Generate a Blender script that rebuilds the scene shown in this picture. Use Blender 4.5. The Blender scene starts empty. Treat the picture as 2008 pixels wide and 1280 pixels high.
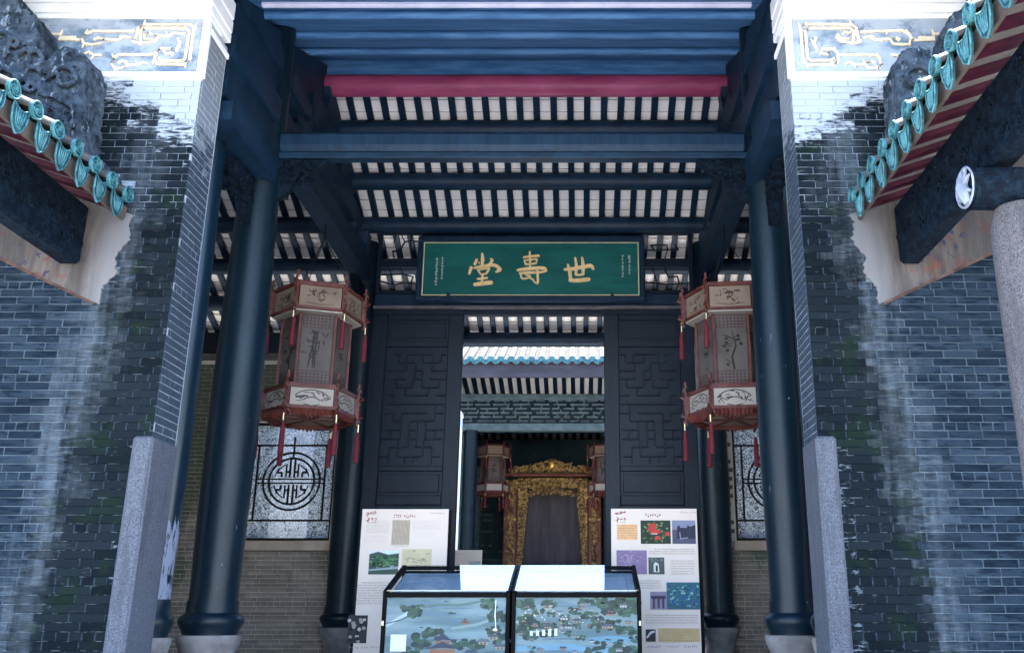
import bpy, bmesh, math, random
from mathutils import Vector, Matrix, noise as mnoise
R = math.radians
random.seed(7)
SC = bpy.context.scene
COL = SC.collection
E = 1.6            # eye height; every z below is given relative to the eye
X0 = -0.85         # the hall's axis of symmetry

# ------------------------------------------------------------------ camera, sky, sun, exposure
cam_d = bpy.data.cameras.new('camera'); cam = bpy.data.objects.new('camera', cam_d); COL.objects.link(cam)
cam.location = (0, 0, E); cam.rotation_euler = (R(90) + math.atan(563 / 1820.), 0, 0)
cam_d.sensor_width = 36; cam_d.lens = 36 * 1820 / 2008.; cam_d.shift_x = -(1142 - 1004) / 2008.
cam_d.clip_start = 0.05; cam_d.clip_end = 2000
SC.camera = cam
SUN_EL, SUN_AZ = 79.0, 10.0          # sun stands high beyond the hall, a little to the right
world = bpy.data.worlds.new('World'); SC.world = world; world.use_nodes = True
wn = world.node_tree.nodes; wl = world.node_tree.links
bg = wn.get('Background') or wn.new('ShaderNodeBackground')
sky = wn.new('ShaderNodeTexSky'); sky.sky_type = 'NISHITA'; sky.sun_disc = False
sky.sun_elevation = R(SUN_EL); sky.sun_rotation = R(SUN_AZ); sky.air_density = 1.0; sky.dust_density = 0.6; sky.ozone_density = 2.0
wl.new(sky.outputs[0], bg.inputs[0]); bg.inputs[1].default_value = 0.15
sun_d = bpy.data.lights.new('sun', 'SUN'); sun = bpy.data.objects.new('sun', sun_d); COL.objects.link(sun)
sun_d.energy = 5.0; sun_d.angle = R(0.6); sun_d.color = (1.0, 0.96, 0.9)
_sd = Vector((math.sin(R(SUN_AZ)) * math.cos(R(SUN_EL)), math.cos(R(SUN_AZ)) * math.cos(R(SUN_EL)), math.sin(R(SUN_EL))))
sun.rotation_euler = (-_sd).to_track_quat('-Z', 'Y').to_euler(); sun.location = (0, 20, 40)
SC.view_settings.view_transform = 'Standard'; SC.view_settings.look = 'None'
SC.view_settings.exposure = 3.4; SC.view_settings.gamma = 1.0
SC.render.engine = 'CYCLES'
SC.cycles.use_denoising = True; SC.cycles.use_adaptive_sampling = True; SC.cycles.adaptive_threshold = .02
SC.cycles.max_bounces = 7; SC.cycles.diffuse_bounces = 5; SC.cycles.glossy_bounces = 3
SC.cycles.transparent_max_bounces = 12; SC.cycles.transmission_bounces = 6
SC.cycles.sample_clamp_indirect = 8.0
SC.cycles.caustics_reflective = False; SC.cycles.caustics_refractive = False

# ------------------------------------------------------------------ materials
class NT:
    def __init__(s, name):
        s.mat = bpy.data.materials.new(name); s.mat.use_nodes = True
        s.t = s.mat.node_tree; s.t.nodes.clear()
        s.out = s.t.nodes.new('ShaderNodeOutputMaterial')
    def n(s, ty, **kw):
        d = s.t.nodes.new(ty)
        for k, v in kw.items(): setattr(d, k, v)
        return d
    def l(s, a, b): s.t.links.new(a, b)
    def put(s, sock, v):
        if hasattr(v, 'is_linked') or isinstance(v, bpy.types.NodeSocket): s.l(v, sock)
        elif v is not None:
            if sock.type == 'RGBA' and len(v) == 3: v = (*v, 1)
            sock.default_value = v
    def math(s, op, a, b=None, c=None, clamp=False):
        d = s.n('ShaderNodeMath', operation=op, use_clamp=clamp)
        for i, x in enumerate((a, b, c)):
            if x is not None: s.put(d.inputs[i], x)
        return d.outputs[0]
    def mix(s, f, a, b, blend='MIX'):
        d = s.n('ShaderNodeMix', data_type='RGBA', blend_type=blend)
        s.put(d.inputs[0], f); s.put(d.inputs[6], a); s.put(d.inputs[7], b)
        return d.outputs[2]
    def pos(s):
        return s.n('ShaderNodeNewGeometry').outputs['Position']
    def mapping(s, v, scale=(1, 1, 1), loc=(0, 0, 0)):
        d = s.n('ShaderNodeMapping'); s.l(v, d.inputs[0]); d.inputs['Scale'].default_value = scale; d.inputs['Location'].default_value = loc
        return d.outputs[0]
    def noise(s, v, scale, detail=5, rough=.55, dist=0):
        d = s.n('ShaderNodeTexNoise'); s.l(v, d.inputs['Vector'])
        d.inputs['Scale'].default_value = scale; d.inputs['Detail'].default_value = min(detail, 4)
        d.inputs['Roughness'].default_value = rough; d.inputs['Distortion'].default_value = dist
        return d.outputs[0]
    def step(s, v, a, b):
        d = s.n('ShaderNodeMapRange', interpolation_type='SMOOTHSTEP'); s.put(d.inputs[0], v)
        d.inputs[1].default_value = a; d.inputs[2].default_value = b
        return d.outputs[0]
    def bsdf(s, col, rough=.6, metal=0, spec=.5, coat=0, bump=None, bstr=.3, bdist=.01, trans=0, ior=1.45, alpha=None):
        d = s.n('ShaderNodeBsdfPrincipled')
        s.put(d.inputs['Base Color'], col); s.put(d.inputs['Roughness'], rough); s.put(d.inputs['Metallic'], metal)
        s.put(d.inputs['Specular IOR Level'], spec); s.put(d.inputs['Coat Weight'], coat); d.inputs['Coat Roughness'].default_value = .12
        s.put(d.inputs['Transmission Weight'], trans); d.inputs['IOR'].default_value = ior
        if bump is not None:
            b = s.n('ShaderNodeBump'); b.inputs['Strength'].default_value = bstr; b.inputs['Distance'].default_value = bdist
            s.l(bump, b.inputs['Height']); s.l(b.outputs[0], d.inputs['Normal'])
        s.l(d.outputs[0], s.out.inputs[0])
        return d

def M(name, c1, c2=None, sc=3., rough=.6, bump=.25, bs=40., metal=0, spec=.25, coat=0, st=(1, 1, 1), bd=.006, lo=.35, hi=.65, rv=.1):
    t = NT(name); p = t.mapping(t.pos(), st)
    if c2 is None: c2 = tuple(min(1, x * 1.35) for x in c1)
    a = t.noise(p, sc, 6, .6); col = t.mix(t.step(a, lo, hi), c1, c2)
    b = t.noise(p, bs, 6, .65)
    rr = t.math('ADD', t.math('MULTIPLY', t.math('SUBTRACT', b, .5), rv * 2), rough, clamp=True)
    t.bsdf(col, rr, metal, spec, coat, b, bump, bd)
    return t.mat

_pc = {}
def PC(c, rough=.5):
    c = tuple(x ** 1.25 for x in c); k = (tuple(round(x, 3) for x in c), rough)
    if k not in _pc: _pc[k] = M('print_ink', c, tuple(min(1, x * 1.12 + .003) for x in c), 9, rough, .05, 80, bd=.001)
    return _pc[k]

def wall_masks(t, ctr=None):
    """rain-exposed / sheltered / whitewashed zones of the two courtyard walls (stains; lens bloom is painted into the white)"""
    g = t.n('ShaderNodeNewGeometry'); sp = t.n('ShaderNodeSeparateXYZ'); PM = g.outputs['Position']; w = None
    if ctr is not None:          # stains follow whole bricks: judge them mostly at the brick's centre
        wn_ = t.n('ShaderNodeTexWhiteNoise', noise_dimensions='3D'); t.l(ctr, wn_.inputs[0]); w = wn_.outputs[0]
        mv = t.n('ShaderNodeMix', data_type='VECTOR'); mv.inputs[0].default_value = .5; t.l(PM, mv.inputs[4]); t.l(ctr, mv.inputs[5]); PM = mv.outputs[1]
    t.l(PM, sp.inputs[0])
    sn = t.n('ShaderNodeSeparateXYZ'); t.l(g.outputs['Normal'], sn.inputs[0])
    x, y, z = sp.outputs
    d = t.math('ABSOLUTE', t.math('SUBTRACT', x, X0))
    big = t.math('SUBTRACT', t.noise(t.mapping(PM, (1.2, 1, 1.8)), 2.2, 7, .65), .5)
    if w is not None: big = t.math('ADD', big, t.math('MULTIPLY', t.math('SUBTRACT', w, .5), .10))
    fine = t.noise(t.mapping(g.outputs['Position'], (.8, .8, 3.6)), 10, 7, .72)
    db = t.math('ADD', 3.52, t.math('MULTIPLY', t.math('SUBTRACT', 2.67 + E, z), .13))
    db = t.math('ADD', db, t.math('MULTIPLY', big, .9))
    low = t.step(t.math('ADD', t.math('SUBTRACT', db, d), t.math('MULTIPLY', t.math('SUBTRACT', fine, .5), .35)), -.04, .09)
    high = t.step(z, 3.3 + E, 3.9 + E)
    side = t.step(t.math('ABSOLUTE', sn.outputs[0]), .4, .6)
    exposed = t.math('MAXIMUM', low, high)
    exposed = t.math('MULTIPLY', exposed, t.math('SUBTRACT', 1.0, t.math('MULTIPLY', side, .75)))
    # whitewash, efflorescence and painted-in lens bloom towards the top
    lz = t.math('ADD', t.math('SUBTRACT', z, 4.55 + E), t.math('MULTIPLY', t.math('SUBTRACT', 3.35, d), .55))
    lime_bloom = t.step(t.math('ADD', t.math('ADD', lz, t.math('MULTIPLY', big, 1.4)), t.math('MULTIPLY', t.math('SUBTRACT', fine, .5), 1.1)), -.02, .20)
    lime_bloom = t.math('MULTIPLY', lime_bloom, t.math('SUBTRACT', 1.0, t.math('MULTIPLY', side, .55)))
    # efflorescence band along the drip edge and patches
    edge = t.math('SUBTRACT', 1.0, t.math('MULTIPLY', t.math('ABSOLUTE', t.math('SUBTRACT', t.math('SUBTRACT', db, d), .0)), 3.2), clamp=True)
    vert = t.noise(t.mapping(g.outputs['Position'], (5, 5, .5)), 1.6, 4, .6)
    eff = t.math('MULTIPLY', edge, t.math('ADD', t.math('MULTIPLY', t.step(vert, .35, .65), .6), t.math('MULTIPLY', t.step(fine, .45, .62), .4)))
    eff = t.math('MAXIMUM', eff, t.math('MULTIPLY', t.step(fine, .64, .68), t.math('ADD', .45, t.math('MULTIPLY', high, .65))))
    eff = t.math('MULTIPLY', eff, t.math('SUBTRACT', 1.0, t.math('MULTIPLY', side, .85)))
    return dict(x=x, y=y, z=z, d=d, big=big, fine=fine, exposed=exposed, lime_bloom=lime_bloom, eff=eff, side=side, high=high, P=g.outputs['Position'], w=w)

def brick_mat(name, mortar=False, mass=False):
    t = NT(name)
    if mortar: ctr = None
    elif mass: at = t.n('ShaderNodeAttribute', attribute_name='ctr'); ctr = at.outputs['Vector']
    else: ctr = t.n('ShaderNodeObjectInfo').outputs['Location']
    k = wall_masks(t, ctr); w = k['w'] if k['w'] is not None else t.noise(k['P'], 5)
    if mortar:
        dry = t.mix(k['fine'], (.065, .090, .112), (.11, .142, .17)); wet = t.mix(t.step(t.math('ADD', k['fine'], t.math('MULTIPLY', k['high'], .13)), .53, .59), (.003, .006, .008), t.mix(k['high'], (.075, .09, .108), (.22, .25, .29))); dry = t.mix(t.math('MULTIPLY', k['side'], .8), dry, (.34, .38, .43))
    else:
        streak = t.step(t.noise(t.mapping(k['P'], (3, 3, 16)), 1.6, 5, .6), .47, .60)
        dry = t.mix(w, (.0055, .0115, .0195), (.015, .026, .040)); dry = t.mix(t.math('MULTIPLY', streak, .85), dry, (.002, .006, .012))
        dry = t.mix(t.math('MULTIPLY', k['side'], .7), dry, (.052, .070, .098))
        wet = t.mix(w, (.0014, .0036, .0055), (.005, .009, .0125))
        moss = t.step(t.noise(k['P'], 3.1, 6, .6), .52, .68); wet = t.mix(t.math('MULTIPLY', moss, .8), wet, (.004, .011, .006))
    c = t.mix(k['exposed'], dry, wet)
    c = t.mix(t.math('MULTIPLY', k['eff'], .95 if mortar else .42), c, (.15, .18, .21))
    c = t.mix(t.math('MULTIPLY', k['lime_bloom'], .92 if mortar else .62), c, (.42, .46, .52))
    b = t.noise(k['P'], 60, 6, .7)
    rr = t.math('SUBTRACT', .92, t.math('MULTIPLY', w, .15))
    t.bsdf(c, rr, 0, .10, 0, b, .6, .008)
    return t.mat

def interior_brick(name, a, b_, mossy=True):
    t = NT(name); P = t.pos(); sp = t.n('ShaderNodeSeparateXYZ'); t.l(P, sp.inputs[0]); x, y, z = sp.outputs
    row = t.math('FLOOR', t.math('DIVIDE', t.math('ADD', z, 10), .075))
    cx = t.math('FLOOR', t.math('DIVIDE', t.math('ADD', x, t.math('MULTIPLY', row, .15)), .3))
    cv = t.n('ShaderNodeCombineXYZ'); t.l(row, cv.inputs[0]); t.l(cx, cv.inputs[1])
    w = t.n('ShaderNodeTexWhiteNoise', noise_dimensions='3D'); t.l(cv.outputs[0], w.inputs[0])
    c = t.mix(w.outputs[0], a, b_)
    if mossy:
        m = t.step(t.math('ADD', t.noise(t.mapping(P, (1, 1, .5)), 2.1, 6, .6), t.math('MULTIPLY', t.math('SUBTRACT', z, 1.9), .16)), .60, .76)
        c = t.mix(t.math('MULTIPLY', m, .75), c, (.045, .075, .04))
    t.bsdf(c, .9, 0, .3, 0, t.noise(P, 50, 6, .7), .5, .006)
    return t.mat

def granite_mat(name, base=(.42, .42, .46), dark=(.12, .12, .14)):
    t = NT(name); P = t.pos()
    a = t.noise(P, 75, 4, .7); b = t.noise(P, 3, 5, .6); v = t.n('ShaderNodeTexVoronoi'); t.l(P, v.inputs[0]); v.inputs['Scale'].default_value = 150
    w = t.n('ShaderNodeTexWhiteNoise', noise_dimensions='3D'); t.l(v.outputs['Position'] if 'Position' in v.outputs else v.outputs[2], w.inputs[0])
    c = t.mix(t.step(w.outputs[0], .62, .85), base, dark); c = t.mix(t.step(a, .55, .62), c, tuple(x * 1.5 for x in base))
    c = t.mix(t.math('MULTIPLY', t.step(b, .5, .75), .35), c, tuple(x * .5 for x in base))
    gz = t.n('ShaderNodeSeparateXYZ'); t.l(P, gz.inputs[0]); st_ = t.noise(t.mapping(P, (4, 4, .5)), 2.2, 4, .65)
    c = t.mix(t.math('MULTIPLY', t.step(st_, .48, .68), .5), c, tuple(x * .45 for x in base))
    t.bsdf(c, .8, 0, .2, 0, a, .6, .008)
    return t.mat

def lacquer(name, c1, c2, chips=True, rough=.28):
    t = NT(name); P = t.pos()
    a = t.noise(t.mapping(P, (2.5, 2.5, .35)), 4, 5, .6); col = t.mix(t.step(a, .3, .7), c1, c2)
    if chips:
        ch = t.step(t.noise(t.mapping(P, (1, 1, .35)), 24, 4, .6), .70, .72); col = t.mix(ch, col, (.10, .11, .125))
        du = t.step(t.noise(t.mapping(P, (3, 3, .5)), 2.2, 4, .65), .45, .75); col = t.mix(t.math('MULTIPLY', du, .5), col, (.006, .012, .018))
    ck = t.step(t.noise(t.mapping(P, (1, 1, .05)), 30, 4, .55), .60, .64); col = t.mix(t.math('MULTIPLY', ck, .6), col, tuple(x * .35 for x in c1))
    b = t.noise(t.mapping(P, (6, 6, .5)), 14, 5, .6)
    rr = t.math('ADD', rough - .14, t.math('MULTIPLY', t.math('ADD', b, t.noise(t.mapping(P, (2, 2, .6)), 3, 4, .6)), .20))
    t.bsdf(col, rr, 0, .3, 0, b, .14, .005)
    return t.mat

def peel_mat(name, c1, c2):
    t = NT(name); P = t.pos(); sp = t.n('ShaderNodeSeparateXYZ'); t.l(P, sp.inputs[0])
    n = t.noise(t.mapping(P, (6, 6, 1.0)), 4.5, 7, .7)
    band = t.math('MULTIPLY', t.step(sp.outputs[2], 1.55, 1.75), t.math('SUBTRACT', 1.0, t.step(sp.outputs[2], 2.3, 2.95)))
    pe = t.step(t.math('MULTIPLY', n, band), .455, .47)
    c = t.mix(pe, t.mix(n, c1, c2), t.mix(n, (.10, .115, .16), (.17, .19, .25)))
    t.bsdf(c, t.math('ADD', .3, t.math('MULTIPLY', pe, .5)), 0, .5, 0, pe, .4, .004)
    return t.mat

def tile_white(name):
    t = NT(name); P = t.pos()
    n = t.noise(P, 2.4, 5, .6); f = t.noise(P, 22, 5, .6)
    c = t.mix(t.step(n, .3, .75), (.88, .86, .86), (.80, .78, .77)); c = t.mix(t.step(f, .72, .9), c, (.62, .58, .55))
    wn_ = t.n('ShaderNodeTexWhiteNoise', noise_dimensions='3D'); t.l(t.n('ShaderNodeObjectInfo').outputs['Location'], wn_.inputs[0])
    c = t.mix(t.math('MULTIPLY', wn_.outputs[0], .35), c, (.60, .56, .54))
    c = t.mix(t.math('MULTIPLY', t.step(t.noise(P, .9, 4, .6), .5, .75), .45), c, (.52, .47, .43))
    t.bsdf(c, .85, 0, .2, 0, f, .2, .004)
    return t.mat

def plaster_mat(name):
    t = NT(name); P = t.pos(); sp = t.n('ShaderNodeSeparateXYZ'); t.l(P, sp.inputs[0])
    d = t.math('ABSOLUTE', t.math('SUBTRACT', sp.outputs[0], X0))
    n = t.noise(t.mapping(P, (3.5, 1, .55)), 3, 7, .62); f = t.noise(P, 7, 7, .65, .4)
    c = t.mix(t.step(n, .3, .7), (.085, .074, .068), (.036, .032, .030))
    c = t.mix(t.math('MULTIPLY', t.step(f, .5, .66), t.step(d, 3.75, 3.95)), c, (.085, .035, .026))
    c = t.mix(t.math('MULTIPLY', t.step(t.noise(P, 11, 6, .6, .6), .60, .64), t.math('MULTIPLY', t.step(d, 3.85, 4.0), t.math('SUBTRACT', 1., t.step(d, 4.35, 4.5)))), c, (.022, .022, .05))
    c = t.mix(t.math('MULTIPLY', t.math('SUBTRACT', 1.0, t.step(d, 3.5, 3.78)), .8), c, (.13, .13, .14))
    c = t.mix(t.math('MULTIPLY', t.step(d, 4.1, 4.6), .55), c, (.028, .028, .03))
    t.bsdf(c, .9, 0, .2, 0, f, .3, .008)
    return t.mat

def moss_stone(name):
    t = NT(name); P = t.pos()
    a = t.noise(P, 5, 7, .68); b = t.noise(t.mapping(P, (1.5, 1.5, .7)), 9, 7, .65, .5)
    c = t.mix(t.step(a, .3, .65), (.010, .015, .022), (.050, .065, .084)); c = t.mix(t.step(b, .58, .66), c, (.13, .155, .185))
    c = t.mix(t.step(t.noise(P, 17, 5, .6), .58, .7), c, (.006, .010, .008))
    t.bsdf(c, .97, 0, .05, 0, a, .6, .02)
    return t.mat

def glaze(name, c1, c2, c3, rough=.55):
    t = NT(name); P = t.pos()
    v = t.noise(P, 16, 4, .6, 1.2); w = t.step(v, .40, .62)
    c = t.mix(w, c1, c2); c = t.mix(t.step(t.noise(P, 6, 5, .6), .58, .72), c, c3)
    c = t.mix(t.step(t.noise(P, 3.3, 4, .6), .52, .7), c, tuple(x * .45 for x in c1))
    t.bsdf(c, rough, 0, .4, 0, w, .25, .006)
    return t.mat

def frieze_ground(name):
    t = NT(name); P = t.pos()
    a = t.noise(t.mapping(P, (1, 1, 1.6)), 2.2, 7, .65); f = t.noise(P, 12, 6, .6)
    c = t.mix(t.step(a, .36, .56), (.085, .125, .18), (.25, .285, .34)); c = t.mix(t.step(f, .6, .72), c, (.09, .125, .18))
    t.bsdf(c, .85, 0, .2, 0, f, .3, .006)
    return t.mat

def glass_mat(name, tint, clear, rough=.02, wav=0, wscale=9., ior=1.5):
    t = NT(name); tr = t.n('ShaderNodeBsdfTransparent'); tr.inputs[0].default_value = (*tint, 1)
    gl = t.n('ShaderNodeBsdfGlossy'); gl.inputs[0].default_value = (1, 1, 1, 1); gl.inputs['Roughness'].default_value = rough
    fr = t.n('ShaderNodeFresnel'); fr.inputs[0].default_value = ior
    if wav:
        b = t.n('ShaderNodeBump'); b.inputs['Strength'].default_value = wav; b.inputs['Distance'].default_value = .01
        t.l(t.noise(t.pos(), wscale, 3, .5, 1.2), b.inputs['Height'])
        for x in (gl, fr): t.l(b.outputs[0], x.inputs['Normal'])
    mx = t.n('ShaderNodeMixShader'); bf = t.n('ShaderNodeNewGeometry').outputs['Backfacing']
    t.l(t.math('MULTIPLY', fr.outputs[0], t.math('SUBTRACT', 1.0, bf)), mx.inputs[0])
    t.l(tr.outputs[0], mx.inputs[1]); t.l(gl.outputs[0], mx.inputs[2])
    t.l(mx.outputs[0], t.out.inputs[0])
    return t.mat

def etched_glass(name):
    t = NT(name); P = t.pos()
    k = t.step(t.noise(t.mapping(P, (1, 1, 1)), 22, 3, .5, 2.5), .42, .58)
    tr = t.n('ShaderNodeBsdfTransparent'); t.l(t.mix(k, (.50, .53, .56), (.60, .63, .66)), tr.inputs[0])
    d = t.n('ShaderNodeBsdfTranslucent'); d.inputs[0].default_value = (.75, .78, .8, 1)
    df = t.n('ShaderNodeBsdfDiffuse'); df.inputs[0].default_value = (.45, .48, .52, 1)
    m1 = t.n('ShaderNodeMixShader'); t.l(t.math('MULTIPLY', k, .3), m1.inputs[0]); t.l(tr.outputs[0], m1.inputs[1]); t.l(d.outputs[0], m1.inputs[2])
    m2 = t.n('ShaderNodeMixShader'); m2.inputs[0].default_value = .07; t.l(m1.outputs[0], m2.inputs[1]); t.l(df.outputs[0], m2.inputs[2])
    gl = t.n('ShaderNodeBsdfGlossy'); gl.inputs['Roughness'].default_value = .08
    b = t.n('ShaderNodeBump'); b.inputs['Strength'].default_value = .25; b.inputs['Distance'].default_value = .004; t.l(k, b.inputs['Height']); t.l(b.outputs[0], gl.inputs['Normal'])
    fr = t.n('ShaderNodeFresnel'); fr.inputs[0].default_value = 1.5; t.l(b.outputs[0], fr.inputs['Normal'])
    m3 = t.n('ShaderNodeMixShader'); t.l(t.math('MULTIPLY', fr.outputs[0], t.math('SUBTRACT', 1.0, t.n('ShaderNodeNewGeometry').outputs['Backfacing'])), m3.inputs[0]); t.l(m2.outputs[0], m3.inputs[1]); t.l(gl.outputs[0], m3.inputs[2])
    t.l(m3.outputs[0], t.out.inputs[0])
    return t.mat

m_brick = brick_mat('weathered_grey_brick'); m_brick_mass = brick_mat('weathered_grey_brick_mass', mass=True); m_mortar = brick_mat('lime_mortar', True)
m_brick_in = interior_brick('buff_brick', (.16, .128, .105), (.27, .22, .185)); m_mortar_in = M('buff_mortar', (.52, .47, .41), (.62, .57, .50), rough=.9)
m_brick_far = interior_brick('dark_green_brick', (.035, .07, .075), (.06, .11, .115), False); m_mortar_far = M('far_mortar', (.02, .035, .04), rough=.9)
m_granite = granite_mat('grey_granite', (.066, .072, .090), (.032, .035, .046)); m_granite_p = granite_mat('pink_granite', (.080, .075, .080), (.032, .030, .034))
m_lac = lacquer('blue_veiled_lacquer', (.0008, .0062, .0118), (.0016, .0092, .0165), rough=.34); m_lac2 = lacquer('dark_lacquer', (.003, .014, .034), (.007, .024, .052), False, .36)  # blue veil of lens glare painted into the dark lacquer colours
m_peel = peel_mat('peeling_lacquer', (.0008, .0070, .0150), (.002, .012, .024))
m_wood = M('blue_veiled_timber', (.0022, .0115, .028), (.005, .021, .046), 4, .5, .2, 30, st=(1, 1, 1)); m_wood_b = M('glow_tinted_lining', (.026, .088, .205), (.055, .145, .30), 5, .55, .3, 20, st=(.35, 3, 3))  # lens-flare glow painted into the lining blue; blue veil tints both timbers
m_door = M('door_timber', (.0038, .0085, .018), (.007, .014, .027), 5, .45, .2, 30, st=(3, 3, .4))
m_pale = M('pale_eave_board', (.42, .42, .55), (.52, .52, .66), 3, .5, .1)
m_tilew = tile_white('whitewashed_tile'); m_ridge_red = M('red_paint', (.20, .030, .085), (.28, .052, .125), 3, .45, .15, 30, st=(.4, 1, 1))
m_rafter_red = M('dull_red_paint', (.030, .005, .013), (.050, .009, .020), 5, .5, .2, 30)
m_cream = M('cream_soffit', (.095, .086, .083), (.13, .118, .112), 4, .85, .2); m_tan = M('tan_eave_board', (.045, .038, .033), (.075, .063, .055), 4, .8, .3)
m_glaze = glaze('teal_glaze', (.016, .080, .095), (.045, .155, .170), (.007, .028, .036)); m_glaze_br = M('brown_glaze', (.03, .024, .018), (.065, .055, .038), 6, .4, .3, 40)
m_moss = moss_stone('mossy_plaster'); m_white = M('white_plaster', (.72, .74, .77), (.62, .65, .70), 2, .85, .15, 30)
m_frieze = frieze_ground('blue_grey_frieze'); m_scroll = M('gilt_plaster', (.52, .42, .29), (.64, .54, .40), 9, .7, .3, 60)
m_plaster = plaster_mat('stained_mural_plaster'); m_stone = M('paving_granite', (.44, .43, .41), (.54, .53, .51), 2.5, .85, .3, 50); m_stone2 = M('paving_granite_dark', (.24, .23, .23), (.33, .32, .31), 2.5, .8, .3, 50)
m_green = M('green_plaque_paint', (.006, .072, .070), (.010, .10, .095), 2, .4, .08, 20, st=(.5, 1, 2)); m_gold = M('gilt', (.60, .43, .20), (.72, .54, .29), 14, .45, .2, 60)
m_lred = M('lantern_red_wood', (.058, .013, .011), (.10, .026, .020), 7, .45, .3, 50); m_silk = M('cream_silk', (.14, .105, .09), (.20, .16, .14), 5, .8, .1, 60)
m_silk2 = M('white_silk', (.25, .235, .22), (.32, .305, .29), 5, .8, .1, 60); m_pane = M('grey_silk_pane', (.045, .044, .046), (.08, .078, .08), 3, .6, .1, 60); m_tassel = M('red_tassel', (.075, .009, .016), (.12, .014, .022), 30, .7, .5, 90, st=(4, 4, .2))
m_brass = M('brass', (.55, .42, .22), None, 9, .35, .2, 60, metal=.8)
m_black = M('black_frame', (.0012, .0012, .0018), (.0022, .0022, .0032), 5, .5, .1, spec=.06); m_board = M('white_board', (.68, .565, .485), (.72, .60, .525), 1.2, .5, .03)
m_lead = M('lead_came', (.001, .0013, .0018), (.002, .0024, .003), 9, .5, .2); m_eglass = etched_glass('etched_glass'); m_glass = glass_mat('case_glass', (.93, .95, .97), .9, ior=2.1); m_glass_ar = glass_mat('coated_glass', (.9, .93, .95), .9, ior=1.18)
m_gild = M('carved_gilt_wood', (.10, .060, .030), (.52, .34, .13), 13, .45, .9, 40, metal=.3, bd=.03, lo=.40, hi=.60); m_altar_dark = M('altar_inner_cloth', (.045, .040, .048), (.07, .062, .072), 2, .8, .3, 30, st=(3, 1, .4))
m_redwood = M('altar_red_wood', (.09, .03, .022), (.15, .055, .04), 6, .5, .3); m_carve = M('carved_timber', (.0006, .0036, .009), (.003, .011, .022), 16, .7, 1.0, 28, bd=.04, lo=.45, hi=.6, spec=.12)
m_frz = M('grey_green_lattice', (.050, .080, .098), (.08, .12, .14), 5, .6, .2); m_carp = M('white_painted_carving', (.15, .175, .225), (.22, .245, .30), 8, .7, .3)
m_roof_out = M('roof_tile_grey', (.16, .15, .14), (.26, .25, .24), 4, .85, .4); m_sunroof = M('pale_roof_tile', (.065, .063, .06), (.12, .115, .11), 5, .8, .3)

# ------------------------------------------------------------------ mesh helpers
def silk(name, c1, c2, k=.45):
    t = NT(name); P = t.pos(); n = t.noise(P, 5, 4, .6); f = t.noise(P, 1.7, 4, .6); c = t.mix(n, c1, c2); c = t.mix(t.math('MULTIPLY', t.step(f, .5, .7), .5), c, tuple(x * .6 for x in c1))
    d = t.n('ShaderNodeBsdfDiffuse'); t.l(c, d.inputs[0]); q = t.n('ShaderNodeBsdfTranslucent'); t.l(c, q.inputs[0])
    m = t.n('ShaderNodeMixShader'); m.inputs[0].default_value = k; t.l(d.outputs[0], m.inputs[1]); t.l(q.outputs[0], m.inputs[2]); t.l(m.outputs[0], t.out.inputs[0])
    return t.mat
m_silk = silk('cream_silk', (.26, .195, .15), (.36, .28, .225)); m_silk2 = silk('white_silk', (.36, .32, .28), (.46, .42, .38), .35); m_pane = silk('grey_silk_pane', (.14, .12, .115), (.21, .19, .18), .5)
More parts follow.
